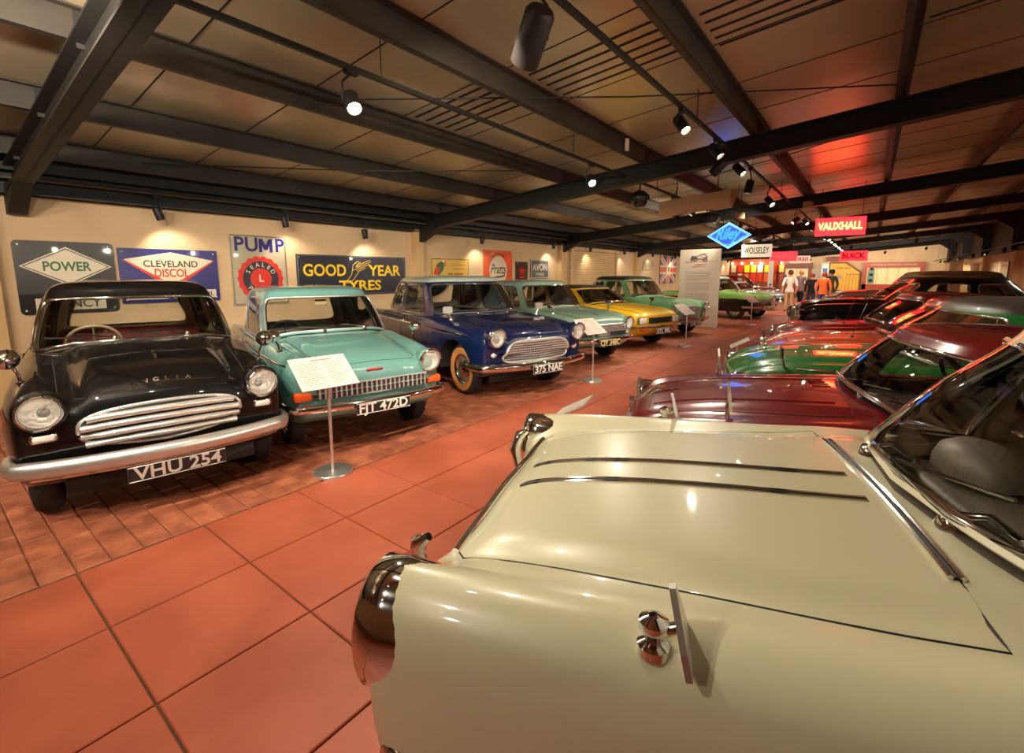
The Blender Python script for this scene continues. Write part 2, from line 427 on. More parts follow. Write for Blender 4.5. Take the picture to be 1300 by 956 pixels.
# ================================================================== CARS
def pchip(t, P, q):
    """monotone cubic through P (n, m) at parameters t, sampled at q: smooth skin without overshoot"""
    t = np.asarray(t, float); P = np.asarray(P, float); q = np.asarray(q, float)
    h = np.diff(t); d = np.diff(P, axis=0)/h[:, None]; n = len(t)
    m = np.zeros_like(P)
    if n == 2: m[:] = d[0]
    else:
        w1 = (2*h[1:]+h[:-1])[:, None]; w2 = (h[1:]+2*h[:-1])[:, None]
        with np.errstate(divide='ignore', invalid='ignore'):
            mm = (w1+w2)/(w1/d[:-1]+w2/d[1:])
        m[1:-1] = np.where(d[:-1]*d[1:] > 0, mm, 0)
        m[0] = d[0]; m[-1] = d[-1]
    i = np.clip(np.searchsorted(t, q, side='right')-1, 0, n-2)
    s = ((q-t[i])/h[i])[:, None]; hh = h[i][:, None]
    return ((1+2*s)*(1-s)**2)*P[i] + (s*(1-s)**2)*hh*m[i] + (s*s*(3-2*s))*P[i+1] + (s*s*(s-1))*hh*m[i+1]
class Skin:
    """control net (rows x columns of points) -> smooth surface, addressed by row and column coordinates"""
    def __init__(s, net):
        s.net = np.asarray(net, float); n, m, _ = s.net.shape
        dr = np.linalg.norm(np.diff(s.net, axis=0), axis=2).mean(1) + 1e-4
        dc = np.linalg.norm(np.diff(s.net, axis=1), axis=2).mean(0) + 1e-4
        s.tr = np.concatenate([[0], np.cumsum(dr)]); s.tc = np.concatenate([[0], np.cumsum(dc)])
    def sample(s, rq, cq):
        """grid of points at row coordinates rq and column coordinates cq (index units)"""
        n, m, _ = s.net.shape
        a = np.interp(rq, range(n), s.tr); b = np.interp(cq, range(m), s.tc)
        X = pchip(s.tr, s.net.reshape(n, m*3), a).reshape(len(a), m, 3)
        Y = pchip(s.tc, X.transpose(1, 0, 2).reshape(m, -1), b).reshape(len(b), len(a), 3)
        return Y.transpose(1, 0, 2)
    def at(s, r, c): return Vector(s.sample([r], [c])[0, 0])
    def steps(s, t, gap, lo=2):
        q = [0.0]
        for i in range(len(t)-1):
            k = max(lo, int(math.ceil((t[i+1]-t[i])/gap)))
            q += [i+(j+1)/k for j in range(k)]
        return np.array(q)
    def grid(s, gr, gc):
        rq = s.steps(s.tr, gr); cq = s.steps(s.tc, gc)
        return rq, cq, s.sample(rq, cq)
def grid_bm(G, rq=None, cq=None):
    """bmesh of a grid, its smooth normals kept in a vertex layer so that later cuts do not disturb the shading"""
    n, m, _ = G.shape
    du = np.gradient(G, axis=0); dv = np.gradient(G, axis=1)
    N = np.cross(du, dv)
    flip = (N*(G-G.reshape(-1, 3).mean(0))).sum() < 0
    if flip: N = -N
    L = np.linalg.norm(N, axis=2, keepdims=True)
    bm = bmesh.new()
    for k in 'nqc': bm.verts.layers.float_vector.new(k)
    bm.faces.layers.int.new('part')
    ln = bm.verts.layers.float_vector['n']; lq = bm.verts.layers.float_vector['q']
    V = [[None]*m for _ in range(n)]
    for i in range(n):
        for j in range(m):
            v = bm.verts.new(G[i, j]); V[i][j] = v
            v[ln] = Vector(N[i, j]/max(L[i, j, 0], 1e-9))
            if rq is not None: v[lq] = Vector((rq[i], cq[j], 0))
    for i in range(n-1):
        for j in range(m-1):
            q4 = (V[i][j], V[i+1][j], V[i+1][j+1], V[i][j+1])
            try: bm.faces.new(q4[::-1] if flip else q4)
            except ValueError: pass
    bmesh.ops.dissolve_degenerate(bm, dist=1e-6, edges=bm.edges[:])
    return bm
def stamp(bm, poly, part, axes, cond, flat=False):
    """cut the convex outline poly into the faces that pass cond and mark what lies inside it as a part.
    axes: indices of the two coordinates the outline is drawn in; flat: draw it in row/column coordinates"""
    lp = bm.faces.layers.int['part']; lq = bm.verts.layers.float_vector['q']
    a, b = axes
    P = [(v[lq] if flat else v.co) for v in ()]
    get = (lambda v: v[lq]) if flat else (lambda v: v.co)
    x0 = min(p[0] for p in poly); x1 = max(p[0] for p in poly); y0 = min(p[1] for p in poly); y1 = max(p[1] for p in poly)
    fs = []
    for f in bm.faces:
        c = [get(v) for v in f.verts]
        if max(p[a] for p in c) < x0 or min(p[a] for p in c) > x1 or max(p[b] for p in c) < y0 or min(p[b] for p in c) > y1: continue
        if cond(f): fs.append(f)
    if not fs: return
    if flat:
        vs = set(v for f in fs for v in f.verts); lc = bm.verts.layers.float_vector.get('c') or bm.verts.layers.float_vector.new('c')
        lq = bm.verts.layers.float_vector['q']
        vs = set(v for f in fs for v in f.verts)
        for v in vs: v[lc] = v.co.copy(); v.co = v[lq].copy()
    ar = sum(poly[i][0]*poly[(i+1) % len(poly)][1]-poly[(i+1) % len(poly)][0]*poly[i][1] for i in range(len(poly)))
    pl = poly if ar > 0 else poly[::-1]; n = len(pl); inside = fs; done = []
    for i in range(n):
        p, q = pl[i], pl[(i+1) % n]
        co = [0, 0, 0]; no = [0, 0, 0]; co[a], co[b] = p; no[a], no[b] = q[1]-p[1], -(q[0]-p[0])
        if Vector(no).length < 1e-9: continue
        geom = set(inside)
        for f in inside: geom.update(f.edges); geom.update(f.verts)
        r = bmesh.ops.bisect_plane(bm, geom=list(geom), dist=1e-6, plane_co=co, plane_no=no)
        inside = []
        nv = Vector(no)
        for f in [g for g in r['geom'] if isinstance(g, bmesh.types.BMFace)]:
            c = sum((v.co for v in f.verts), Vector())/len(f.verts)
            (inside if (c-Vector(co)).dot(nv) < 0 else done).append(f)
    if flat:
        vv = set(v for f in inside+done if f.is_valid for v in f.verts) | set(v for v in vs if v.is_valid)
        lc = bm.verts.layers.float_vector['c']; lq = bm.verts.layers.float_vector['q']
        for v in vv: v[lq] = v.co.copy(); v.co = v[lc].copy()
    lp = bm.faces.layers.int['part']
    for f in inside:
        if f.is_valid: f[lp] = part
def split_part(bm, part, name, mat, parent, offset=0.0):
    """the faces of one part as an object of their own, with the smooth normals of the whole skin"""
    lp = bm.faces.layers.int['part']; ln = bm.verts.layers.float_vector['n']
    fs = [f for f in bm.faces if f[lp] == part]
    if not fs: return None
    idx = {}; vs = []; ns = []; fo = []
    for f in fs:
        q = []
        for v in f.verts:
            if v not in idx:
                idx[v] = len(vs); nn = v[ln].normalized() if v[ln].length > 0 else v.normal
                vs.append(v.co + nn*offset); ns.append(nn)
            q.append(idx[v])
        fo.append(q)
    me = bpy.data.meshes.new(name); me.from_pydata([p[:] for p in vs], [], fo)
    me.polygons.foreach_set('use_smooth', [True]*len(fo)); me.update()
    if len(me.vertices) == len(ns): me.normals_split_custom_set_from_vertices([n[:] for n in ns])
    return link(name, me, mat, parent)
def rrect(x0, x1, y0, y1, rx, ry, n=4, slant=(0, 0)):
    """rounded rectangle as a convex outline; slant shifts the upper corners (start, end)"""
    out = []
    for cx, cy, a0 in ((x1-rx, y0+ry, -90), (x1-rx, y1-ry, 0), (x0+rx, y1-ry, 90), (x0+rx, y0+ry, 180)):
        for k in range(n+1):
            a = math.radians(a0+90*k/n); out.append((cx+rx*math.cos(a), cy+ry*math.sin(a)))
    return [(x+(slant[0] if x < (x0+x1)/2 else slant[1])*(y-y0)/(y1-y0), y) for x, y in out]

def half_row(x, w, zb, zw, zs, ys, zv, yv, zc, bow=0.0, fwd=0.0, edge=.75):
    """half cross-section of a car body, from the middle of the floor round the flank and fender crown to the middle of the bonnet"""
    pts = [(0, zb), (w*.80, zb), (w*.94, zb+.03), (w*.985, zb+.4*(zw-zb)), (w, zw), (w*.992, zw+.45*(zs-zw)),
           (ys+(w-ys)*.66, zs-.17*(zs-zw)), (ys, zs), (yv, zv), (yv*.82, zv+edge*(zc-zv)), (yv*.45, zv+(.5+.5*edge+.03)*(zc-zv)), (0, zc)]
    ff = [0, 0, .5, .8, .9, 1, 1, 1, .6, .2, 0, 0]
    return [(x - bow*(y/max(w, .01))**2 + fwd*ff[i], y, z) for i, (y, z) in enumerate(pts)]
def cap_rows(row, zn, d, sgn, zr=1.0):
    """close an end of the body: shrink the outline towards the line z = zn"""
    out = []
    for sc, ysc, dx in ((0, .90, d), (.5, .95, d*.93), (.86, .98, d*.62)):
        out.append([(x+sgn*dx, y*ysc, zn+(z-zn)*sc) for x, y, z in row])
    return out
def body_skin(p):
    rows = [half_row(*r) for r in p['rows']]
    zf, df = p.get('nose', (.55, .06)); zr, dr = p.get('tail', (.6, .08))
    rows = cap_rows(rows[0], zf, df, 1) + rows + cap_rows(rows[-1], zr, dr, -1)[::-1]
    net = [h + [(x, -y, z) for x, y, z in h[::-1]][1:] for h in rows]
    return Skin(net)
def ring(q):
    xf, xa, xc, xr, wa, wm, wc, zf, zs, zr = q
    h = [(xf, 0, zf), (xf-(xf-xa)*.13, wa*.5, zf), (xf-(xf-xa)*.50, wa*.86, zf*.6+zs*.4), (xa, wa, zs), ((xa*.55+xc*.45), wm, zs), (xc, wc, zs*.5+zr*.5),
         (xr+(xc-xr)*.35, wc*.86, zr), (xr+(xc-xr)*.08, wc*.5, zr), (xr, 0, zr)]
    return h + [(x, -y, z) for x, y, z in h[::-1]][1:]
def cabin_skin(g):
    b, r = np.array(ring(g['belt'])), np.array(ring(g['rail'])); zt = g['top']
    k = g.get('bulge', .012)
    mid = (b+r)/2; cen = mid.mean(0); out = mid-cen; out[:, 2] = 0
    mid = mid + out/np.maximum(np.linalg.norm(out, axis=1, keepdims=True), .01)*k*1.6
    c = r.copy(); x0, x1 = r[:, 0].min(), r[:, 0].max(); cx = (x0+x1)/2
    rows = [b, mid, r]
    for s, u in ((.955, .42), (.84, .74), (.6, .93), (.3, .99), (.02, 1.0)):
        q = r.copy(); q[:, 0] = cx+(r[:, 0]-cx)*(s if s > .3 else s); q[:, 1] = r[:, 1]*s
        q[:, 2] = r[:, 2]+(zt-r[:, 2])*u
        rows.append(q)
    return Skin(np.array(rows))

def hull2(P):
    """convex outline of plan points"""
    P = sorted(set((round(x, 5), round(y, 5)) for x, y in P))
    def half(S):
        h = []
        for q in S:
            while len(h) > 1 and (h[-1][0]-h[-2][0])*(q[1]-h[-2][1])-(h[-1][1]-h[-2][1])*(q[0]-h[-2][0]) <= 1e-9: h.pop()
            h.append(q)
        return h
    return half(P)[:-1] + half(P[::-1])[:-1]
def bvh_of(G):
    n, m, _ = G.shape
    V = [tuple(G[i, j]) for i in range(n) for j in range(m)]
    F = [(i*m+j, (i+1)*m+j, (i+1)*m+j+1, i*m+j+1) for i in range(n-1) for j in range(m-1)]
    return BVHTree.FromPolygons(V, F)
def cast(B, o, d):
    h = B.ray_cast(Vector(o), Vector(d))
    return h[0], h[1]

def wheel_parts(car, x, y, r, wdt, side, style):
    """one road wheel: tyre with the hub as its sub-part"""
    M = Matrix.Translation((x, y, r)) @ Matrix.Rotation(-PI/2*side, 4, 'X')
    h = wdt/2; ri = r*style.get('rim', .60)
    t = MB().lathe([(ri, -h*.8), (r*.80, -h), (r*.95, -h*.86), (r, -h*.55), (r, h*.55), (r*.95, h*.86), (r*.80, h), (ri, h*.8), (ri*.97, h*.3), (ri*.97, -h*.3), (ri, -h*.8)], 36, M)
    for k in range(-2, 3):                                   # tread grooves
        t.lathe([(r*1.002, k*h*.22-.004), (r*1.006, k*h*.22), (r*1.002, k*h*.22+.004)], 36, M)
    w = t.build('wheel', RUBBER, car)
    if style.get('white'):
        MB().lathe([(ri*1.02, h*.84), (r*.80, h*1.03), (r*.86, h*.98)], 36, M).build('whitewall', style['white'], w)
    MB().lathe([(.0, h*.30), (ri*.5, h*.32), (ri*.72, h*.38), (ri*.86, h*.35), (ri*.93, h*.72), (ri*1.01, h*.82)], 32, M).build('rim', style.get('rim_mat', SATIN), w)
    if style.get('wire'):
        sp = MB()
        for k in range(24):
            a = 2*PI*k/24; a2 = a+.35*(1 if k % 2 else -1)
            sp.tube([M @ Vector((ri*.18*math.cos(a), ri*.18*math.sin(a), h*.9)), M @ Vector((ri*.95*math.cos(a2), ri*.95*math.sin(a2), h*.55))], .005, 5)
        sp.lathe([(ri*.2, h*.4), (ri*.2, h*.95), (ri*.1, h*1.15), (0, h*1.2)], 14, M)
        sp.build('wire_spokes', CHROME, w)
    else:
        MB().lathe([(ri*.62, h*.36), (ri*.60, h*.55), (ri*.42, h*.72), (ri*.18, h*.80), (0, h*.82)], 28, M).build('hubcap', CHROME, w)
        MB().lathe([(ri*.80, h*.42), (ri*.84, h*.62), (ri*.93, h*.86), (ri*1.0, h*.88), (ri*1.02, h*.80)], 32, M).build('rim_ring', style.get('ring_mat', CHROME), w)
    return w

def build_car(p):
    """one car from its measurements: skin cut into panels and panes, then trim, lamps, wheels and cabin. x forward from the front axle"""
    car = empty('car', p['loc'], math.radians(p['yaw']), p['label'], 'car', 'cars on show')
    car.name = p.get('name', 'car')
    col = p['paint']; g = p.get('cabin'); gap = p.get('gap', .055)
    sk = body_skin(p); rq, cq, G = sk.grid(gap, gap)
    B = bvh_of(G)
    bm = grid_bm(G)
    wb, r, tw = p['wheelbase'], p['r'], p.get('tyre', .15)
    ra = p.get('arch', r+.055); Wd = max(q[1] for q in p['rows'])
    # wheel arches
    for xa, rr in ((0, ra), (-wb, p.get('arch_rear', ra))):
        circ = [(xa+rr*math.cos(2*PI*k/26), r+.015+rr*math.sin(2*PI*k/26)) for k in range(26)]
        for sgn in (1, -1):
            stamp(bm, circ, 99, (0, 2), lambda f, sgn=sgn: f.calc_center_median().y*sgn > Wd*.48)
            lip = []
            for k in range(0, 27):
                a = PI*(-.08+1.16*k/26); X, Z = xa+rr*math.cos(a), r+.015+rr*math.sin(a)
                h, n = cast(B, (X, sgn*3, Z), (0, -sgn, 0))
                if h is not None: lip.append(h)
            if len(lip) > 4:
                v = []; f = []
                for i, h in enumerate(lip): v += [h+Vector((0, sgn*.004, 0)), Vector((h.x, sgn*(Wd-.34), h.z))]
                for i in range(len(lip)-1): f.append((2*i, 2*i+1, 2*i+3, 2*i+2))
                MB().add(v, f, True).build('wheel_arch', p.get('arch_mat', DARKRUB), car)
    # second colour below or above a line, bonnet, doors
    P_BON, P_DOOR, P_TWO, P_BOOT = 2, 3, 4, 5
    if 'two_tone' in p:
        x0, x1, za, zb_ = p['two_tone'][:4]
        for sgn in (1, -1):
            stamp(bm, [(x0, za), (x1, za), (x1, zb_), (x0, zb_)], P_TWO, (0, 2), lambda f, sgn=sgn: f.calc_center_median().y*sgn > .02)
    if g:
        b = g['belt']
        # opening of the cabin in the top of the body
        op = [(b[0]-.10, -b[4]*.62), (b[0]-.10, b[4]*.62), (b[1]-.12, b[4]*.95), (b[2]+.05, b[6]*.95), (b[3]+.1, b[6]*.7), (b[3]+.1, -b[6]*.7), (b[2]+.05, -b[6]*.95), (b[1]-.12, -b[4]*.95)]
        zmin = min(b[7], b[8], b[9])-.22
        cs0 = cabin_skin(g); fp = cs0.sample([0.0], np.linspace(0, 3.3, 18))[0]
        hb2 = [(x-.012, y*.985) for x, y, z in fp]; hb2[0] = (hb2[0][0], 0.0)
        pad = hull2([(x, y) for x, y in hb2] + [(x, -y) for x, y in hb2])
        stamp(bm, pad, 7, (0, 1), lambda f: f.calc_center_median().z > zmin)
        stamp(bm, op, 99, (0, 1), lambda f: f.calc_center_median().z > zmin)
    if 'bonnet' in p:
        q = p['bonnet']    # (x front, x rear, half width front, half width rear)
        bo = [(q[0], -q[2]*.90), (q[0], q[2]*.90), (q[0]-.04, q[2]), (q[1], q[3]), (q[1]-q[4] if len(q) > 4 else q[1], 0), (q[1], -q[3]), (q[0]-.04, -q[2])]
        stamp(bm, bo, P_BON, (0, 1), lambda f: f.calc_center_median().z > .6 and f[bm.faces.layers.int['part']] not in (7, 99))
        seam = []
        loop = bo + [bo[0]]
        for i in range(len(loop)-1):
            for k in range(8):
                t = k/8; X = loop[i][0]*(1-t)+loop[i+1][0]*t; Y = loop[i][1]*(1-t)+loop[i+1][1]*t
                h, n = cast(B, (X, Y, 3), (0, 0, -1))
                if h is not None: seam.append(h - Vector((0, 0, .001)))
        if len(seam) > 8: MB().tube(seam, .0035, 5, closed=True).build('bonnet_seam', DARKRUB, car)
    for q in p.get('doors', []):
        x0, x1, z0, z1 = q
        poly = rrect(x0, x1, z0, z1, .05, .05)
        for sgn in (1, -1):
            def cnd(f, sgn=sgn):
                c = f.calc_center_median(); return c.y*sgn > Wd*.55 and f[bm.faces.layers.int['part']] == 0
            if 'two_tone' not in p: stamp(bm, poly, P_DOOR+10*(1 if sgn > 0 else 2)+p['doors'].index(q)*100, (0, 2), cnd)
            sp = []
            for i in range(len(poly)):
                for k in range(4):
                    t = k/4; a = poly[i]; c2 = poly[(i+1) % len(poly)]
                    h, n = cast(B, (a[0]*(1-t)+c2[0]*t, sgn*3, a[1]*(1-t)+c2[1]*t), (0, -sgn, 0))
                    if h is not None and abs(h.y) > Wd*.5: sp.append(h)
            if len(sp) > 6: MB().tube(sp, .0035, 5, closed=True).build('door_seam', DARKRUB, car)
            h, n = cast(B, (x0+.13, sgn*3, z1-.075), (0, -sgn, 0))
            if h is not None:
                MB().tube([h+Vector((-.05, sgn*.012, 0)), h+Vector((-.03, sgn*.03, 0)), h+Vector((.05, sgn*.03, 0)), h+Vector((.07, sgn*.012, 0))], .009, 6).build('door_handle', CHROME, car)
    lp = bm.faces.layers.int['part']
    bmesh.ops.delete(bm, geom=[f for f in bm.faces if f[lp] == 99], context='FACES')
    split_part(bm, 0, 'body', col, car)
    split_part(bm, P_BON, 'bonnet', p.get('bonnet_mat', col), car, .0015)
    split_part(bm, 7, 'dash_top', p.get('dash_mat', GREY_TRIM), car)
    split_part(bm, P_TWO, 'body_panel', p.get('paint2', col), car)
    for pid in sorted(set(f[lp] for f in bm.faces)):
        if pid >= 13: split_part(bm, pid, 'door', col, car)
    bm.free()
    # ---- cabin
    if g:
        cs = cabin_skin(g); rq, cq, CG = cs.grid(.05, .05)
        cb = grid_bm(CG, rq, cq)
        any_ = lambda f: True
        lp = cb.faces.layers.int['part']
        frame_mat = p.get('frame_mat', col); roof_mat = p.get('roof_mat', col)
        stamp(cb, [(2.0, -1), (9, -1), (9, 20), (2.0, 20)], 50, (0, 1), any_, flat=True)
        trim = p.get('trim_mat', CHROME); trr = p.get('trim_r', .008)
        pid = 60; panes = []
        def pane(nm, poly, mat=GLASS, seals=True):
            nonlocal pid
            def cnd(f): return f[cb.faces.layers.int['part']] == 0
            stamp(cb, poly, pid, (0, 1), cnd, flat=True)
            panes.append((pid, nm, mat)); pid += 1
            if seals:
                pts = []
                for i in range(len(poly)):
                    for k in range(3):
                        t = k/3; a = poly[i]; c2 = poly[(i+1) % len(poly)]
                        pts.append(cs.at(a[0]*(1-t)+c2[0]*t, a[1]*(1-t)+c2[1]*t))
                MB().tube(pts, trr, 6, closed=True).build(nm + '_trim', trim, car)
        s0, s1 = g.get('ws', (.16, 1.86))
        tA = g.get('tA', 2.72)
        if g.get('wrap'):                                    # wrap-round screen with dog-leg pillars
            tw_ = g['wrap']
            # front pane across the middle, in three convex pieces that share one pane id
            ws = [(s0, -tw_), (s0, tw_), (1.3, tw_-.12), (s1, tw_-.55), (s1, -tw_+.55), (1.3, -tw_+.12)]
        else:
            ws = [(v, u) for u, v in rrect(-tA, tA, s0, s1, .55, .34)]
        # column coordinate 0 is the front centre and 16 comes round to it again: work on a shifted copy
        lq = cb.verts.layers.float_vector['q']
        for v in cb.verts:
            if v[lq].y > 8: v[lq] = Vector((v[lq].x, v[lq].y, 0))
        def wsplit(poly):
            """a pane that straddles the front centre: cut it as two halves of the ring"""
            L = clip(poly, 0, True); R = [(a, b+16) for a, b in clip(poly, 0, False)]
            return L, R
        def clip(poly, c, keep_pos):
            out = []; n = len(poly)
            for i in range(n):
                a, b = poly[i], poly[(i+1) % n]; ia = (a[1] >= c) == keep_pos or a[1] == c; ib = (b[1] >= c) == keep_pos or b[1] == c
                if ia: out.append(a)
                if (a[1]-c)*(b[1]-c) < 0:
                    t = (c-a[1])/(b[1]-a[1]); out.append((a[0]+t*(b[0]-a[0]), c))
            return out
        L, R = wsplit(ws)
        def cnd0(f): return f[cb.faces.layers.int['part']] == 0
        stamp(cb, L, pid, (0, 1), cnd0, flat=True); stamp(cb, R, pid, (0, 1), cnd0, flat=True)
        panes.append((pid, 'windscreen', GLASS)); pid += 1
        pts = []
        for i in range(len(ws)):
            for k in range(5):
                t = k/5; a = ws[i]; c2 = ws[(i+1) % len(ws)]
                rr_, cc_ = a[0]*(1-t)+c2[0]*t, a[1]*(1-t)+c2[1]*t
                pts.append(cs.at(rr_, cc_ % 16))
        MB().tube(pts, p.get('ws_trim_r', .012), 7, closed=True).build('windscreen_trim', p.get('ws_trim', trim), car)
        for (t0, t1, sl) in g.get('side', [(3.25, 4.35, (0, 0)), (4.5, 5.0, (0, 0))]):
            a0, a1 = g.get('side_s', (.14, 1.84))
            po = [(v, u) for u, v in rrect(t0, t1, a0, a1, min(.16, (t1-t0)*.3), .22, 3, sl)]
            pane('side_window', po); pane('side_window', [(a, 16-b) for a, b in po])
        if 'rear' in g:
            t0, a0, a1 = g['rear']
            pane('rear_window', [(v, u) for u, v in rrect(t0, 16-t0, a0, a1, .5, .3)])
        split_part(cb, 0, 'cabin_frame', frame_mat, car)
        split_part(cb, 50, 'roof', roof_mat, car)
        for i, nm, mt in panes: split_part(cb, i, nm, mt, car)
        for i, nm in ((0, 'pillar_lining'), (50, 'headlining')):
            split_part(cb, i, nm, p.get('lining', CREAM_TRIM), car, -.02)
        cb.free()
        # vent pillars of the quarter lights
        for (t, s) in g.get('bars', []):
            for tt in (t, 16-t):
                MB().tube([cs.at(.1, tt), cs.at(.9, tt+(s if tt < 8 else -s)*.5), cs.at(1.85, tt+(s if tt < 8 else -s))], .009, 6).build('quarter_light_bar', trim, car)
        # seats, wheel and dash
        b = g['belt']; zb0 = p['rows'][3][2]; sm = p.get('seat_mat', BROWN_LEATHER); wI = b[5]-.14
        zseat = zb0+.24; xs = b[1]-.42
        for x0 in ([xs-.55] if p.get('two_seat') else [xs-.55, b[2]+.15]):
            st = MB().rbox((x0-.02, -wI, zseat-.14), (x0+.50, wI, zseat+.05), .05, 3).build('seat', sm, car)
            top = min(b[8]+p.get('seat_up', .0), zseat+.55)
            bk = MB()
            bk.rbox((x0-.12, -wI, zseat), (x0+.02, wI, top), .05, 3)
            bk.build('backrest', sm, st)
        d0, d1 = b[0]-.16, b[1]-.36
        MB().rbox((d1, -wI-.03, b[8]-.16), (d0-.06, wI+.03, b[8]-.035), .03, 2).build('dashboard', p.get('dash_mat', GREY_TRIM), car)
        ys_ = p.get('wheel_y', -.34); c0 = Vector((d1-.16, ys_, b[8]-.02+p.get('wheel_up', 0)))
        ax = Vector((-.86, 0, .5)).normalized(); M = frame(c0, (0, 1, 0), Vector((.5, 0, .86)))
        sw = MB().tube([M @ Vector((.19*math.cos(a), .19*math.sin(a), 0)) for a in np.linspace(0, 2*PI, 28, endpoint=False)], .012, 7, closed=True).build('steering_wheel', p.get('wheel_mat', BLACKP), car)
        s2 = MB()
        for a in (math.radians(200), math.radians(340), math.radians(90)):
            s2.tube([M @ Vector((.19*math.cos(a), .19*math.sin(a), 0)), M @ Vector((0, 0, -.03))], .007, 5)
        s2.tube([c0, c0-ax*.22], .02, 8); s2.build('spokes', p.get('wheel_mat', BLACKP), sw)
    # ---- wheels
    for xa in (0, -wb):
        for sgn in (1, -1):
            wheel_parts(car, xa, sgn*(p['track']/2), r, tw, sgn, p.get('wheel', {}))
    car_front(car, p, B, sk)
    return car, B, sk
def headlight(car, pos, r, tilt=0, out=.05, pod=None, hood=None):
    """round lamp looking along +x: bezel with reflector and lens"""
    M = Matrix.Translation(pos) @ Matrix.Rotation(PI/2, 4, 'Y') @ Matrix.Rotation(tilt, 4, 'X')
    h = MB().lathe([(r*1.18, -.10), (r*1.22, 0), (r*1.19, .022), (r*1.06, .034), (r*.99, .024), (r*.97, -.01)], 30, M).build('headlight', CHROME, car)
    MB().lathe([(0, -.055), (r*.4, -.045), (r*.8, -.02), (r*.98, .012)], 26, M).build('reflector', REFL, h)
    MB().lathe([(r*1.0, .018), (r*.8, .034), (r*.45, .046), (0, .05)], 26, M).build('lens', LENS, h)
    if pod: MB().lathe([(r*pod[1], -pod[0]), (r*(pod[1]*.5+.7), -pod[0]*.5), (r*1.32, -.06), (r*1.34, .0), (r*1.2, .01)], 30, M).build('headlamp_pod', pod[2], h)
    if hood:
        pts = [M @ Vector((-r*1.2*math.cos(a), r*1.2*math.sin(a), .0+hood*.6*math.cos(a*.6))) for a in np.linspace(-1.5, 1.5, 15)]
        MB().tube(pts, .016, 7).build('headlamp_hood', CHROME, h)
    return h
def plate(car, text, c, w, h, mats, tilt=0, rows=1, sx=1):
    """number plate facing +x"""
    M = frame(Vector(c), (0, 1, 0), (math.sin(tilt), 0, math.cos(tilt)))
    bg, ch = mats
    o = MB().rbox((-w/2, -h/2, -.008), (w/2, h/2, .008), .006, 1)
    o.v = [tuple(M @ Vector(v)) for v in o.v]
    o = o.build('number_plate', bg, car)
    lettering(text, M @ Matrix.Translation((0, -.002, .010)), h*1.08, ch, o, .003, .002*h/.11, fit=w*.88)
    bd = MB().tube([M @ Vector(q) for q in ((-w/2+.006, -h/2+.006, .009), (w/2-.006, -h/2+.006, .009), (w/2-.006, h/2-.006, .009), (-w/2+.006, h/2-.006, .009))], .003, 4, closed=True)
    bd.build('plate_border', ch, o)
    return o
def bumper(car, B, z, wmax, h=.09, off=.07, wrap=.25, mat=CHROME, bow=None, n=25, dip=0, xf=None, dep=.035, name='bumper'):
    """chrome blade that follows the nose and turns back along the flanks"""
    pts = []
    for i in range(n):
        y = wmax*(-1+2*i/(n-1))
        x = xf - bow*(abs(y)/wmax)**2.2
        pts.append(Vector((x+off, y, z - dip*(y/wmax)**4)))
    a = pts[0].copy(); e = pts[-1].copy()
    pre = [Vector((a.x-wrap*t, a.y-.035*min(1, t*2.2), a.z)) for t in (1, .75, .5, .25, .1)]
    post = [Vector((e.x-wrap*t, e.y+.035*min(1, t*2.2), e.z)) for t in (.1, .25, .5, .75, 1)]
    path = pre+pts+post
    pr = [(dep*math.cos(t)*(1 if math.cos(t) > 0 else .35), h/2*math.copysign(abs(math.sin(t))**.75, math.sin(t))) for t in np.linspace(0, 2*PI, 14, endpoint=False)]
    return MB().sweep(path, pr).build(name, mat, car)
def fender_mirror(car, pos, r=.065, stalk=.14, sgn=1, mat=CHROME, flat=False):
    """bullet or plate mirror on a bent chrome stalk"""
    p = Vector(pos); t = p+Vector((.0, sgn*.05, stalk))
    m = MB().tube([p-Vector((0, 0, .02)), p+Vector((0, sgn*.01, stalk*.4)), t], .009, 7).lathe([(.028, -.004), (.026, .006), (.012, .012)], 12, Matrix.Translation(p))
    m = m.build('wing_mirror', mat, car)
    if flat:
        M = frame(t+Vector((-.01, 0, .03)), (0, 1, 0), (0, 0, 1))
        MB().prism(rrect(-r*1.15, r*1.15, -r*.75, r*.75, r*.35, r*.35, 3), .022, M).build('mirror_head', mat, m)
    else:
        M = Matrix.Translation(t) @ Matrix.Rotation(PI/2, 4, 'Y')
        MB().lathe([(r*.95, -.035), (r, -.02), (r*.97, .005), (r*.78, .04), (r*.45, .06), (0, .068)], 22, M).build('mirror_head', mat, m)
    return m
def wipers(car, p, base, length, ang=(1.15, 1.15), mat=CHROME):
    """wipers lying along the foot of the screen"""
    for i, (b, e) in enumerate(base):
        b = Vector(b); e = Vector(e); d = (e-b)
        m = MB().lathe([(.02, -.01), (.02, .015), (.008, .03)], 10, Matrix.Translation(b)).tube([b+Vector((0, 0, .02)), b+d*.55+Vector((0, 0, .03)), e], .006, 6).build('wiper', mat, car)
        s = Vector((-d.x, -d.y, 0)).normalized()
        MB().tube([e-d*.42+Vector((0, 0, .004)), e+d*.25], .006, 5).build('wiper_blade', BLACKP, m)
def car_front(car, p, B, sk):
    if 'detail' in p: p['detail'](car, p, B, sk)

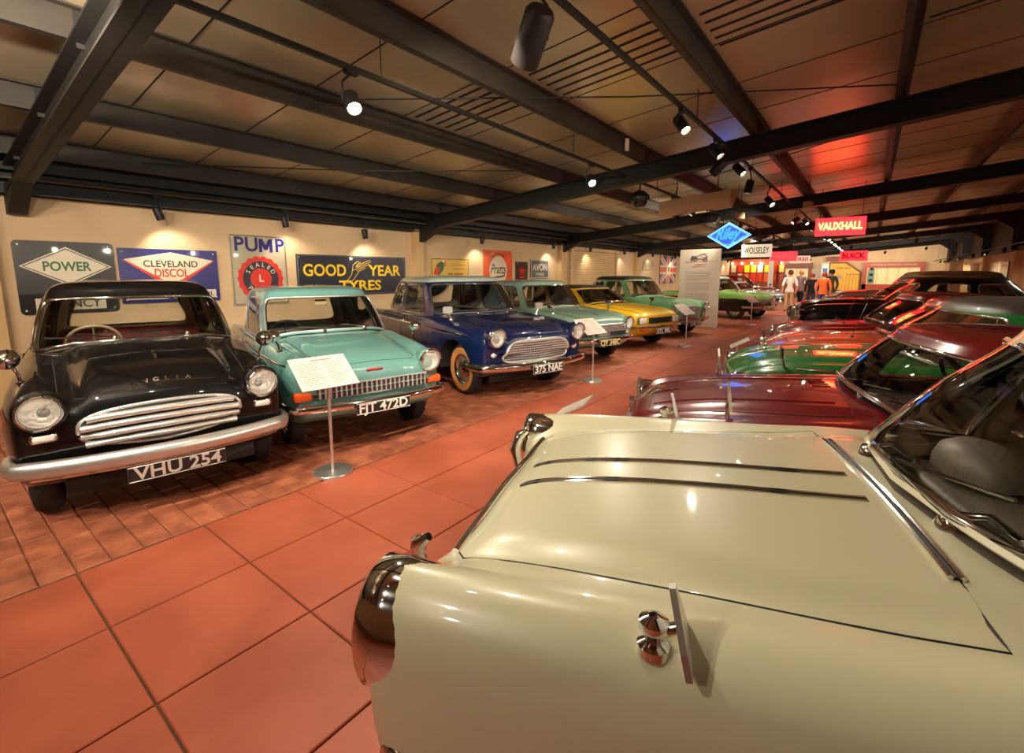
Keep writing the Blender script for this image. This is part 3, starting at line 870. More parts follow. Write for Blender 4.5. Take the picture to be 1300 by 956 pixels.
# ---- paints
BLACK_PAINT = paint('black_cellulose', srgb(9, 8, 8), .4)
BLACK_PAINT.node_tree.nodes['Principled BSDF'].inputs['Specular IOR Level'].default_value = .15
TURQ = paint('turquoise_paint', srgb(92, 138, 132), .35)
NAVY = paint('navy_paint', srgb(8, 26, 66), .26)
PALEROOF = paint('pale_grey_green_paint', srgb(158, 172, 158), .35)
SAGE = paint('sage_green_paint', srgb(120, 154, 134), .35)
YELLOW = paint('yellow_paint', srgb(226, 176, 20), .32)
MINT = paint('mint_green_paint', srgb(110, 172, 124), .35)
APPLE = paint('apple_green_paint', srgb(132, 186, 92), .35)
SILVER = paint('silver_blue_paint', srgb(166, 172, 176), .3, flake=.3)
CREAMP = paint('ivory_paint', srgb(204, 200, 166), .34)
MAROON = paint('maroon_paint', srgb(104, 8, 16), .28)
GREENP = paint('racing_green_paint', srgb(10, 92, 36), .28)
ORANGE = paint('russet_paint', srgb(186, 76, 36), .3)
RUBY = paint('ruby_paint', srgb(112, 10, 20), .3)
BOTTLE = paint('bottle_green_black_paint', srgb(14, 26, 24), .25)
GREYP = paint('stone_grey_paint', srgb(150, 140, 112), .32)
VINYL = principled('black_vinyl', (.03, .026, .024), .45, 0, .2)
PLATES = (PLATE_BLACK, PLATE_CHAR); PLATEW = (PLATE_BLACK, PLATE_WHITE)
MESHM = principled('grille_dark', (.02, .02, .02), .5)

def surf(B, y, z, x=3.0):
    h, n = cast(B, (x, y, z), (-1, 0, 0)); return h if h is not None else Vector((0, y, z))
def topz(B, x, y):
    h, n = cast(B, (x, y, 3), (0, 0, -1)); return h if h is not None else Vector((x, y, .9))
def bar_path(B, z, w, off, n=15, zfun=None):
    out = []
    for i in range(n):
        y = w*(-1+2*i/(n-1)); zz = z + (zfun(y/w) if zfun else 0)
        h = surf(B, y, zz); out.append(Vector((h.x+off, y, zz)))
    return out
def side_strip(car, B, x0, x1, z0, z1, r=.009, mat=CHROME, name='side_trim'):
    for sgn in (1, -1):
        pts = []
        for i in range(25):
            t = i/24; h, n = cast(B, (x0+(x1-x0)*t, sgn*3, z0+(z1-z0)*t), (0, -sgn, 0))
            if h is not None: pts.append(h+Vector((0, sgn*.003, 0)))
        MB().tube(pts, r, 6).build(name, mat, car)

# ---- 1: small black fifties saloon with a four-bar grille
def d_black(car, p, B, sk):
    for s in (1, -1):
        c = surf(B, s*.575, .76)
        headlight(car, (c.x+.045, s*.575, .77), .088, pod=(.34, .8, BLACK_PAINT))
        # side lamp in its own black housing under the headlamp
        c2 = surf(B, s*.575, .61)
        o = MB().rbox((c2.x-.05, s*.575-.062, .58), (c2.x+.035, s*.575+.062, .64), .02, 3).build('side_light', CHROME, car)
        MB().rbox((c2.x+.0, s*.575-.05, .588), (c2.x+.042, s*.575+.05, .632), .015, 2).build('lens', PLATE_WHITE, o)
        q = topz(B, .18, s*.66)
        fender_mirror(car, q, .062, .15, s)
    # oval grille opening with four bright bars
    w = .43
    op = [Vector((surf(B, y_, z_).x+.006, y_, z_)) for y_, z_ in [(w*math.cos(a), .615+.125*math.copysign(abs(math.sin(a))**.6, math.sin(a))) for a in np.linspace(0, 2*PI, 44, endpoint=False)]]
    c = sum(op, Vector())/len(op)
    MB().add([c+Vector((.004, 0, 0))]+op, [(0, i+1, (i+1) % 44+1) for i in range(44)], True).build('grille', MESHM, car)
    MB().tube(op, .011, 7, closed=True).build('grille_surround', BRIGHT, car)
    for k in range(4):
        z = .695-.053*k
        ww = w*(.90 if k == 0 else .97 if k < 3 else .93)
        pr = [(.028*math.cos(t)+.0, .021*math.sin(t)) for t in np.linspace(0, 2*PI, 10, endpoint=False)]
        MB().sweep(bar_path(B, z, ww, .02, 17, lambda t: -.012*t*t), pr).build('grille_bar', BRIGHT, car)
    bumper(car, B, .435, .70, .105, .10, .20, SATIN, bow=.13, xf=surf(B, 0, .45).x, dep=.045)
    MB().sweep([Vector((surf(B, 0, .45).x+.06-.10*(abs(y)/.66)**2, y, .375)) for y in np.linspace(-.66, .66, 15)], [(.02, 0), (0, .02), (-.02, 0), (0, -.02)]).build('bumper_lower_edge', CHROME, car)
    plate(car, 'VHU 254', (surf(B, 0, .45).x+.115, .03, .325), .53, .108, PLATES, .12)
    MB().box((.2, -.52, .19), (.42, .52, .30)).build('front_crossmember', DARKRUB, car)
    # bonnet mascot and lettering
    q = topz(B, .12, 0)
    MB().tube([topz(B, -.02, 0), topz(B, .06, 0)+Vector((0, 0, .016)), topz(B, .16, 0)+Vector((0, 0, .028)), topz(B, .24, 0)+Vector((.015, 0, .02))], [.006, .010, .015, .006], 7).build('bonnet_mascot', CHROME, car)
    for i, ch in enumerate('ANGLIA'):
        y = -.145+.058*i; h, n = cast(B, (.46, y, 2), (0, 0, -1))
        M = frame(h+Vector((.004, 0, .004)), (0, 1, 0), Vector((-.75, 0, .6)))
        lettering(ch, M, .045, CHROME, car, .004, .001, name='bonnet_letter')
    wipers(car, p, [((-.60, -.02-.16, 1.035), (-.66, -.50, 1.065)), ((-.60, .30, 1.035), (-.66, -.02, 1.068))], .4)
    # crease strips beside the bonnet
    for s in (1, -1):
        pts = [topz(B, x, s*(.50+.05*(.4-x)))+Vector((0, 0, .002)) for x in np.linspace(.40, -.35, 12)]
        MB().tube(pts, .004, 5).build('wing_seam', DARKRUB, car)
R100 = [(.50, .715, .31, .60, .84, .575, .76, .44, .83, .10, .035), (.36, .745, .26, .60, .885, .59, .82, .44, .915, .07, .02), (.05, .77, .25, .60, .925, .61, .875, .45, .985),
        (-.35, .77, .25, .60, .955, .63, .935, .47, 1.025), (-.62, .77, .25, .60, .97, .65, .965, .50, 1.03), (-1.2, .77, .25, .60, .965, .67, .965, .5, .97),
        (-2.0, .77, .25, .60, .955, .66, .955, .5, .965), (-2.55, .75, .27, .60, .91, .62, .925, .46, .96), (-2.95, .70, .32, .58, .80, .55, .83, .40, .87)]
# ---- 2: turquoise saloon with a full-width slatted grille
def d_turq(car, p, B, sk):
    for s in (1, -1):
        c = surf(B, s*.545, .735)
        headlight(car, (c.x+.02, s*.545, .735), .086, pod=(.30, .75, TURQ), hood=.05)
        c2 = surf(B, s*.60, .545)
        o = MB().rbox((c2.x-.06, s*.60-.075, .505), (c2.x+.03, s*.60+.075, .585), .028, 3).build('indicator', AMBER, car)
        fender_mirror(car, topz(B, .0, s*.64), .06, .14, s)
    w = .50
    pth = bar_path(B, .57, w, .008, 21)
    v = []; f = []
    for i, q in enumerate(pth): v += [q+Vector((0, 0, -.055)), q+Vector((0, 0, .055))]
    for i in range(20): f.append((2*i, 2*i+1, 2*i+3, 2*i+2))
    g = MB().add(v, f).build('grille', MESHM, car)
    for k in range(23):
        y = -w+.02+(2*w-.04)*k/22; h = surf(B, y, .57)
        MB().box((h.x+.004, y-.007, .520), (h.x+.022, y+.007, .620)).build('grille_slat', BRIGHT, g)
    for z in (.515, .57, .625): MB().sweep(bar_path(B, z, w, .014, 21), [(.012, 0), (0, .009 if z != .57 else .004), (-.01, 0), (0, -.009 if z != .57 else -.004)]).build('grille_bar', BRIGHT, g)
    x0 = surf(B, 0, .46).x
    bumper(car, B, .445, .67, .075, .07, .22, CHROME, bow=.10, xf=x0, dep=.035)
    plate(car, 'FJT 472D', (x0+.115, .02, .415), .50, .105, PLATEW, .05)
    h, n = cast(B, (.46, 0, 2), (0, 0, -1)); hz = surf(B, 0, .72)
    MB().rbox((hz.x-.01, -.075, .705), (hz.x+.012, .075, .728), .006, 1).build('bonnet_badge', principled('badge_red', srgb(150, 24, 24), .3, 0, .6), car)
    wipers(car, p, [((-.50, -.10, .965), (-.57, -.46, 1.0)), ((-.50, .32, .965), (-.57, -.04, 1.0))], .4)
    side_strip(car, B, .35, -2.9, .78, .80, .007)
    o = MB().box((-.95, -.06, 1.215), (-.945, .06, 1.27)).build('windscreen_card', principled('card_yellow', srgb(226, 206, 150), .7), car)
R105 = [(.54, .66, .33, .56, .79, .545, .745, .40, .755, .10, .05), (.38, .70, .27, .58, .845, .575, .80, .44, .825, .07, .03), (.05, .725, .25, .58, .875, .60, .845, .46, .885),
        (-.30, .73, .25, .58, .895, .62, .88, .48, .93), (-.55, .73, .25, .58, .91, .64, .91, .5, .945), (-1.2, .73, .25, .58, .905, .65, .905, .5, .91),
        (-2.0, .73, .25, .58, .895, .65, .895, .5, .90), (-2.6, .71, .27, .58, .885, .63, .86, .5, .86), (-3.02, .66, .33, .56, .85, .60, .78, .48, .78)]
# ---- 3: big two-tone blue saloon with a mesh grille and white-walled wheels
def d_navy(car, p, B, sk):
    for s in (1, -1):
        c = surf(B, s*.655, .78)
        headlight(car, (c.x+.035, s*.655, .79), .092, pod=(.34, .8, NAVY), hood=.07)
        c2 = surf(B, s*.655, .59)
        M = Matrix.Translation((c2.x+.012, s*.655, .60)) @ Matrix.Rotation(PI/2, 4, 'Y')
        o = MB().lathe([(.052, -.05), (.054, .0), (.046, .012), (.04, .006)], 20, M).build('side_light', CHROME, car)
        MB().lathe([(.04, .006), (.028, .02), (0, .028)], 16, M).build('lens', PLATE_WHITE, o)
        fender_mirror(car, topz(B, -.30, s*.73), .06, .10, s, mat=SATIN, flat=True)
    w = .50; zc, hh = .60, .135
    outl = [(w*math.copysign(abs(math.cos(a))**.40, math.cos(a)), zc+hh*math.copysign(abs(math.sin(a))**.5, math.sin(a))) for a in np.linspace(0, 2*PI, 48, endpoint=False)]
    outl = [(y*(1-.10*((z-zc)/hh)), z) for y, z in outl]
    op = [Vector((surf(B, y, z).x+.012, y, z)) for y, z in outl]
    c = sum(op, Vector())/len(op)
    g = MB().add([c]+op, [(0, i+1, (i+1) % 48+1) for i in range(48)], True).build('grille', MESHM, car)
    MB().tube(op, .016, 7, closed=True).build('grille_surround', BRIGHT, car)
    m = MB()
    for k in range(9):
        z = zc-hh*.86+2*hh*.86*k/8; ww = w*(1-abs((z-zc)/hh)**3*.18)*(1-.10*((z-zc)/hh))*.97
        MB().tube(bar_path(B, z, ww, .018, 13), .0055, 5).build('grille_bar', BRIGHT, g)
    for k in range(33):
        y = -w*.97+2*w*.97*k/32; hl = hh*.88*(1-abs(y/w)**6*.5)
        MB().tube([Vector((surf(B, y, z).x+.016, y, z)) for z in np.linspace(zc-hl, zc+hl, 5)], .0038, 4).build('grille_slat', BRIGHT, g)
    x0 = surf(B, 0, .42).x
    bumper(car, B, .43, .80, .10, .10, .30, CHROME, bow=.15, xf=x0, dep=.045)
    plate(car, '375 NAE', (x0+.155, .03, .385), .50, .115, PLATEW, .06)
    MB().box((.1, -.62, .21), (.45, .62, .33)).build('front_valance', DARKRUB, car)
    side_strip(car, B, .30, -3.3, .80, .86, .011)
    wipers(car, p, [((-.62, -.10, .985), (-.70, -.55, 1.02)), ((-.62, .42, .985), (-.70, .0, 1.02))], .4)
    MB().tube([topz(B, x, 0)+Vector((0, 0, .004)) for x in np.linspace(.45, -.4, 14)], .008, 6).build('bonnet_strip', NAVY, car)
    q = topz(B, .50, 0)
    MB().tube([topz(B, .28, 0)+Vector((0, 0, .012)), topz(B, .42, 0)+Vector((0, 0, .02)), q+Vector((.03, 0, .01))], [.006, .014, .006], 7).build('bonnet_mascot', CHROME, car)
R3 = [(.62, .80, .34, .62, .86, .66, .79, .48, .83, .12, .06), (.45, .84, .28, .63, .905, .68, .86, .50, .905, .08, .03), (.05, .87, .26, .63, .935, .71, .90, .52, .96),
      (-.40, .875, .26, .63, .955, .73, .935, .54, .985), (-.68, .875, .26, .63, .965, .75, .96, .56, .985), (-1.4, .875, .26, .63, .96, .76, .96, .58, .965),
      (-2.4, .875, .26, .63, .955, .76, .955, .58, .96), (-3.1, .86, .28, .63, .94, .74, .90, .58, .91), (-3.62, .82, .34, .62, .92, .72, .82, .56, .82)]
# ---- 4: sage saloon with lamps set into the ends of a chrome grille
def d_sage(car, p, B, sk):
    for s in (1, -1):
        c = surf(B, s*.60, .685)
        headlight(car, (c.x+.03, s*.60, .69), .088, pod=(.3, .8, SAGE), hood=.05)
        c2 = surf(B, s*.62, .535)
        M = Matrix.Translation((c2.x+.01, s*.62, .535)) @ Matrix.Rotation(PI/2, 4, 'Y')
        o = MB().lathe([(.05, -.04), (.052, 0), (.04, .01)], 18, M).build('side_light', CHROME, car)
        MB().lathe([(.042, .006), (.03, .02), (0, .026)], 16, M).build('lens', PLATE_WHITE, o)
        fender_mirror(car, topz(B, .02, s*.66), .06, .13, s)
    w = .52
    g = None
    pth = bar_path(B, .60, w, .006, 17); v = []; f = []
    for q in pth: v += [q+Vector((0, 0, -.11)), q+Vector((0, 0, .10))]
    for i in range(16): f.append((2*i, 2*i+1, 2*i+3, 2*i+2))
    g = MB().add(v, f).build('grille', MESHM, car)
    for k in range(9): MB().tube(bar_path(B, .50+.024*k, w, .014, 13), .007, 5).build('grille_bar', BRIGHT, g)
    x0 = surf(B, 0, .43).x
    bumper(car, B, .435, .74, .085, .09, .25, CHROME, bow=.12, xf=x0, dep=.04)
    plate(car, 'CJY 348C', (x0+.14, .0, .40), .52, .11, (PLATE_BLACK, principled('plate_cream', srgb(232, 214, 150), .4)), .05)
    side_strip(car, B, .3, -3.0, .72, .72, .008)
    q = topz(B, .42, 0)
    MB().tube([topz(B, .28, 0)+Vector((0, 0, .01)), q+Vector((.02, 0, .014))], [.012, .005], 6).build('bonnet_mascot', CHROME, car)
    wipers(car, p, [((-.55, -.08, .955), (-.62, -.48, .985)), ((-.55, .36, .955), (-.62, -.02, .985))], .4)
    MB().tube([topz(B, -.42, .45), topz(B, -.42, .45)+Vector((-.08, .02, .62))], .004, 5).build('aerial', CHROME, car)
R4 = [(.56, .745, .33, .58, .80, .60, .75, .44, .775, .10, .04), (.40, .775, .27, .58, .845, .62, .81, .47, .835, .06, .02), (.05, .79, .25, .58, .875, .65, .855, .50, .885),
      (-.35, .795, .25, .58, .895, .67, .885, .52, .92), (-.60, .795, .25, .58, .905, .68, .905, .54, .935), (-1.3, .795, .25, .58, .90, .69, .90, .55, .905),
      (-2.3, .795, .25, .58, .895, .69, .895, .55, .90), (-2.9, .78, .27, .58, .885, .68, .87, .55, .875), (-3.25, .74, .33, .58, .87, .66, .80, .54, .80)]
# ---- 5: yellow coupe with a black slot grille and square lamps
def d_yellow(car, p, B, sk):
    x0 = surf(B, 0, .60).x
    g = MB().box((x0-.03, -.36, .545), (x0+.012, .36, .665)).build('grille', MESHM, car)
    for k in range(6): MB().box((x0+.0, -.36, .553+.02*k), (x0+.02, .36, .560+.02*k)).build('grille_bar', BLACKP, g)
    for s in (1, -1):
        c = surf(B, s*.55, .605)
        o = MB().rbox((c.x-.04, s*.55-.125, .535), (c.x+.035, s*.55+.125, .68), .025, 3).build('headlight', CHROME, car)
        MB().rbox((c.x+.02, s*.55-.108, .548), (c.x+.045, s*.55+.108, .667), .02, 2).build('lens', PLATE_WHITE, o)
        c2 = surf(B, s*.52, .42)
        MB().rbox((c2.x-.02, s*.50-.09, .395), (c2.x+.09, s*.50+.09, .435), .012, 2).build('indicator', AMBER, car)
        fender_mirror(car, topz(B, -.1, s*.70), .06, .12, s, flat=True)
    bumper(car, B, .475, .72, .06, .08, .28, CHROME, bow=.10, xf=surf(B, 0, .45).x, dep=.03)
    plate(car, 'ETL 99L', (surf(B, 0, .42).x+.09, 0, .385), .50, .105, PLATEW, .05)
    wipers(car, p, [((-.62, -.1, .90), (-.72, -.5, .93)), ((-.62, .35, .90), (-.72, -.05, .93))], .4, mat=BLACKP)
R5 = [(.66, .735, .34, .55, .73, .60, .715, .45, .735, .08, .0), (.48, .78, .26, .56, .785, .64, .775, .50, .80, .05, .0), (.05, .81, .23, .56, .825, .68, .82, .52, .855),
      (-.40, .82, .23, .56, .855, .69, .85, .54, .885), (-.66, .82, .23, .56, .87, .70, .87, .55, .895), (-1.4, .82, .23, .56, .87, .71, .87, .56, .875),
      (-2.3, .82, .24, .57, .885, .71, .885, .56, .89), (-2.9, .80, .27, .58, .87, .68, .87, .54, .875), (-3.25, .75, .34, .58, .81, .64, .80, .50, .80)]
# ---- 6: mint saloon with black roof, chrome lamps beside a rounded grille
def d_mint(car, p, B, sk):
    for s in (1, -1):
        c = surf(B, s*.60, .73)
        headlight(car, (c.x+.03, s*.60, .735), .09, pod=(.3, .8, MINT), hood=.05)
        c2 = surf(B, s*.58, .55)
        M = Matrix.Translation((c2.x+.012, s*.58, .555)) @ Matrix.Rotation(PI/2, 4, 'Y')
        o = MB().lathe([(.055, -.04), (.057, 0), (.045, .012)], 18, M).build('side_light', CHROME, car)
        MB().lathe([(.046, .008), (.03, .022), (0, .028)], 16, M).build('lens', PLATE_WHITE, o)
    w = .38; zc, hh = .60, .15
    op = [Vector((surf(B, y, z).x+.012, y, z)) for y, z in [(w*math.copysign(abs(math.cos(a))**.6, math.cos(a)), zc+hh*math.copysign(abs(math.sin(a))**.7, math.sin(a))) for a in np.linspace(0, 2*PI, 40, endpoint=False)]]
    c = sum(op, Vector())/40
    g = MB().add([c]+op, [(0, i+1, (i+1) % 40+1) for i in range(40)], True).build('grille', MESHM, car)
    MB().tube(op, .018, 7, closed=True).build('grille_surround', BRIGHT, car)
    for k in range(7): MB().tube(bar_path(B, zc-.11+.037*k, w*.93, .016, 11), .009, 5).build('grille_bar', BRIGHT, g)
    for k in range(5):
        y = -.28+.14*k; MB().tube([Vector((surf(B, y, z).x+.022, y, z)) for z in (zc-.13, zc, zc+.13)], .008, 5).build('grille_slat', BRIGHT, g)
    x0 = surf(B, 0, .43).x
    bumper(car, B, .44, .74, .09, .09, .25, CHROME, bow=.12, xf=x0, dep=.045)
    for s in (1, -1): MB().rbox((x0+.09, s*.32-.03, .37), (x0+.16, s*.32+.03, .53), .02, 2).build('overrider', CHROME, car)
    plate(car, '5048 AV', (x0+.14, 0, .33), .48, .105, PLATEW, .05)
    wipers(car, p, [((-.58, -.08, .985), (-.66, -.48, 1.015)), ((-.58, .36, .985), (-.66, -.02, 1.015))], .4)
R6 = [(.56, .745, .33, .60, .83, .60, .77, .45, .80, .10, .04), (.40, .775, .27, .60, .875, .62, .84, .47, .875, .06, .02), (.05, .79, .25, .60, .905, .65, .885, .50, .93),
      (-.35, .795, .25, .60, .925, .67, .915, .52, .955), (-.60, .795, .25, .60, .935, .68, .935, .54, .965), (-1.3, .795, .25, .60, .93, .69, .93, .55, .935),
      (-2.3, .795, .25, .60, .92, .69, .92, .55, .925), (-2.9, .78, .27, .60, .90, .66, .89, .53, .90), (-3.25, .74, .33, .58, .84, .62, .80, .50, .82)]
# ---- right row
def screen_mirrors(car, B, x, y, r=.06, flat=True):
    for s in (1, -1): fender_mirror(car, topz(B, x, s*y), r, .12, s, flat=flat)
def d_cream(car, p, B, sk):
    # two bright flutes let into each side of the bonnet centre, dark strip between
    for y in (.085, -.085):
        for k, (dy, mt, rr) in enumerate(((.012, CHROME, .005), (-.012, CHROME, .005), (0, DARKRUB, .011))):
            pts = [topz(B, x, y+dy+(0.0)*x)+Vector((0, 0, .002-(.006 if k == 2 else 0))) for x in np.linspace(.53, -.47, 26)]
            MB().tube(pts, rr, 6).build('bonnet_flute', mt, car)
    for s in (1, -1):
        c = surf(B, s*.60, .70)
        headlight(car, (c.x-.028, s*.625, .69), .092)
        # chrome brow over the lamp, following the lip of the wing
        pts = []
        tip = max(surf(B, s*.64, z).x for z in (.70, .75, .80))
        for a in np.linspace(-.9*s, 2.2*s, 31):
            y = s*.640+.117*math.sin(a); z = .695+.143*math.cos(a)
            pts.append(Vector((tip-.006-.02*(1-math.cos(a-.3*s))*.5, y, z)))
        MB().sweep(pts, [(.010, -.13), (.016, -.06), (.016, .004), (.0, .018), (-.016, .004), (-.016, -.06), (-.010, -.13)], up=(1, 0, 0)).build('headlamp_brow', CHROME, car)
        # peaked wing mirror: stalk, round joint and pointed plate
        q = topz(B, .07, s*.725)
        m = MB().lathe([(.030, -.01), (.030, .008), (.016, .016), (.016, .03), (.028, .04), (.028, .055), (.01, .065)], 16, Matrix.Translation(q)).tube([q+Vector((0, 0, .03)), q+Vector((-.05, 0, .055))], .012, 8).build('wing_mirror', CHROME, car)
        M = frame(q+Vector((-.055, 0, .05)), (0, 1, 0), (.25, 0, 1))
        MB().prism([(-.058, -.055), (.058, -.055), (.05, -.01), (.008, .085), (-.008, .085), (-.05, -.01)], .012, M).build('mirror_head', SATIN, m)
        # indicator pod on the front
        c2 = surf(B, s*.62, .50)
        MB().rbox((c2.x-.03, s*.62-.07, .47), (c2.x+.03, s*.62+.07, .53), .02, 2).build('side_light', AMBER, car)
    # bonnet lip chrome, along the leading edge
    pts = []
    for t in np.linspace(-1, 1, 31):
        h, n = cast(B, (.625-.03*t*t, t*.47, 2), (0, 0, -1)); pts.append(h+Vector((.004, 0, .004)))
    MB().tube(pts, .012, 7).build('bonnet_edge_trim', CHROME, car)
    x0 = surf(B, 0, .45).x
    w = .46; g = None
    pth = bar_path(B, .56, w, .006, 17); v = []; f = []
    for q in pth: v += [q+Vector((0, 0, -.10)), q+Vector((0, 0, .10))]
    for i in range(16): f.append((2*i, 2*i+1, 2*i+3, 2*i+2))
    g = MB().add(v, f).build('grille', MESHM, car)
    for k in range(6): MB().tube(bar_path(B, .48+.034*k, w, .014, 13), .008, 5).build('grille_bar', BRIGHT, g)
    for s in (1, -1):        # rams-horn badge ends rising beside the bonnet lip
        MB().tube([(x0+.05, s*.43, .66), (x0+.075, s*.45, .74), (x0+.055, s*.47, .80), (x0+.02, s*.475, .825)], [.02, .026, .024, .012], 8).build('overrider', CHROME, car)
    bumper(car, B, .44, .74, .11, .10, .30, CHROME, bow=.14, xf=x0, dep=.05)
    # chrome strip across the scuttle in front of the screen, and scuttle end cap
    pts = [topz(B, -.50-.01*(1-t*t), t*.43)+Vector((0, 0, .004)) for t in np.linspace(-1, 1, 25)]
    for dx in (0, -.022):
        MB().tube([q+Vector((dx, 0, .002)) for q in pts], .006, 6).build('scuttle_strip', CHROME, car)
    MB().tube([q+Vector((-.011, 0, -.003)) for q in pts], .010, 6).build('scuttle_vent', DARKRUB, car)
    # wipers with fat chrome spindles
    for y0, y1 in ((-.30, .16), (.20, .62)):
        b = topz(B, -.60, y0 if y0 < 0 else y0); e = Vector((-.74, y1, 1.01))
        m = MB().lathe([(.03, -.02), (.03, .012), (.02, .035), (.008, .042)], 16, Matrix.Translation(b)).tube([b+Vector((0, 0, .03)), b+Vector((-.05, .05, .06)), b.lerp(e, .5)+Vector((.03, 0, .03))], [.014, .011, .006], 8).build('wiper', CHROME, car)
        MB().tube([b.lerp(e, .3)+Vector((.03, 0, .02)), e], .006, 6).build('wiper_blade', CHROME, m)
    # dashboard cowl over the instruments on the driver's side
    M = Matrix.Translation((-.93, -.36, .895)) @ Matrix.Diagonal((.46, .66, .46, 1))
    MB().lathe([(.24, -.02), (.235, .06), (.20, .15), (.12, .21), (0, .23)], 28, M).build('instrument_cowl', GREY_TRIM, car)
    for k in range(7):
        y = .05+.07*k
        MB().tube([(-.88, y, .93), (-1.02, y, .945), (-1.12, y, .915)], .012, 6).build('dash_rib', GREY_TRIM, car)
    MB().tube([(-1.05, -.15, .93), (-1.05, .05, .93)], .03, 10).build('dash_roll', GREY_TRIM, car)
    MB().rbox((-.98, -.03, 1.30), (-.95, .13, 1.36), .01, 2).build('rear_view_mirror', CHROME, car)
R7 = [(.62, .765, .33, .58, .845, .64, .755, .49, .765, .05, .10), (.46, .785, .27, .58, .866, .66, .818, .51, .848, .03, .06), (.05, .80, .25, .58, .886, .67, .862, .53, .905),
      (-.35, .80, .25, .58, .90, .67, .888, .55, .926), (-.62, .80, .25, .58, .915, .67, .915, .56, .938), (-1.3, .79, .25, .58, .915, .68, .915, .55, .92),
      (-2.3, .79, .25, .58, .91, .68, .91, .55, .915), (-3.0, .77, .28, .58, .90, .66, .88, .54, .89), (-3.45, .72, .34, .58, .87, .62, .80, .50, .82)]
def d_maroon(car, p, B, sk):
    for s in (1, -1):
        c = surf(B, s*.57, .60); headlight(car, (c.x+.02, s*.57, .60), .088, hood=.05)
        q = topz(B, .10, s*.60)
        m = MB().tube([q, q+Vector((.0, 0, .085)), q+Vector((-.02, s*.02, .115))], .011, 8).build('wing_mirror', CHROME, car)
        M = frame(q+Vector((-.015, 0, .10)), (0, 1, 0), (.1, 0, 1))
        MB().prism([(-.055, -.08), (.05, -.05), (.05, .05), (-.02, .10)], .014, M).build('mirror_head', SATIN, m)
    for y in (.30, -.30):
        MB().tube([topz(B, x, y*(1-.1*x))+Vector((0, 0, .003)) for x in np.linspace(.5, -.45, 20)], .006, 6).build('bonnet_moulding', MAROON, car)
    x0 = surf(B, 0, .5).x
    g = MB().box((x0-.04, -.42, .46), (x0+.004, .42, .62)).build('grille', MESHM, car)
    for k in range(5): MB().tube(bar_path(B, .475+.032*k, .42, .012, 11), .008, 5).build('grille_bar', BRIGHT, g)
    MB().box((x0-.02, -.03, .63), (x0+.012, .03, .70)).build('nose_badge', CHROME, car)
    bumper(car, B, .42, .66, .085, .09, .25, CHROME, bow=.14, xf=x0, dep=.04)
    wipers(car, p, [((-.62, -.30, .865), (-.74, .06, .90)), ((-.62, .12, .865), (-.74, .46, .90))], .4)
    MB().tube([topz(B, .66, 0)+Vector((.0, 0, .002)), topz(B, .5, 0)+Vector((0, 0, .02)), topz(B, .36, 0)+Vector((0, 0, .004))], [.004, .012, .005], 6).build('bonnet_mascot', CHROME, car)
    for k in range(4):
        MB().tube([topz(B, -.42, -.30+.07*k)+Vector((0, 0, .003)), topz(B, -.52, -.30+.07*k)+Vector((0, 0, .003))], .005, 5).build('scuttle_vent', CHROME, car)
R8 = [(.62, .70, .30, .52, .70, .57, .66, .44, .70, .14, .06), (.44, .735, .24, .53, .755, .59, .725, .46, .765, .09, .03), (.05, .755, .22, .53, .79, .61, .775, .47, .825),
      (-.35, .76, .22, .53, .815, .62, .805, .49, .85), (-.64, .76, .22, .53, .835, .63, .83, .51, .86), (-1.2, .76, .22, .53, .84, .65, .84, .52, .845),
      (-2.0, .76, .22, .53, .84, .65, .84, .52, .845), (-2.6, .74, .26, .53, .82, .62, .82, .5, .83), (-3.0, .70, .32, .53, .76, .58, .74, .46, .76)]
def d_green(car, p, B, sk):
    for s in (1, -1):
        c = surf(B, s*.56, .61); headlight(car, (c.x+.015, s*.56, .61), .09)
    x0 = surf(B, 0, .5).x
    q = surf(B, .62, .68)
    for s in (1, -1):
        m = MB().tube([topz(B, .28, s*.64), topz(B, .28, s*.64)+Vector((.02, s*.02, .08))], .01, 7).build('wing_mirror', CHROME, car)
        t = topz(B, .28, s*.64)+Vector((.02, s*.02, .11))
        MB().prism([(-.05, -.04), (.05, -.03), (.045, .05), (-.04, .06)], .015, frame(t, (0, 1, 0), (.1, 0, 1))).build('mirror_head', BLACKP, m)
    g = MB().box((x0-.04, -.40, .45), (x0+.004, .40, .60)).build('grille', MESHM, car)
    for k in range(5): MB().tube(bar_path(B, .465+.03*k, .40, .012, 11), .008, 5).build('grille_bar', BRIGHT, g)
    bumper(car, B, .42, .66, .08, .09, .25, CHROME, bow=.16, xf=x0, dep=.04)
    MB().tube([topz(B, x, 0)+Vector((0, 0, .001)) for x in np.linspace(.55, -.45, 14)], .006, 5).build('bonnet_crease', GREENP, car)
    wipers(car, p, [((-.62, -.30, .885), (-.74, .06, .92)), ((-.62, .12, .885), (-.74, .46, .92))], .4)
    side_strip(car, B, .2, -2.8, .80, .82, .01)
R9 = [(.64, .69, .30, .52, .715, .54, .68, .42, .72, .18, .05), (.46, .735, .24, .53, .785, .58, .755, .45, .80, .12, .03), (.05, .77, .22, .53, .835, .62, .82, .47, .86),
      (-.35, .78, .22, .53, .85, .63, .845, .49, .88), (-.64, .78, .22, .53, .865, .64, .86, .51, .885), (-1.2, .78, .22, .53, .87, .66, .87, .52, .875),
      (-2.0, .78, .22, .53, .865, .66, .865, .52, .87), (-2.6, .76, .26, .53, .85, .63, .84, .5, .85), (-3.05, .71, .32, .53, .78, .58, .76, .46, .78)]
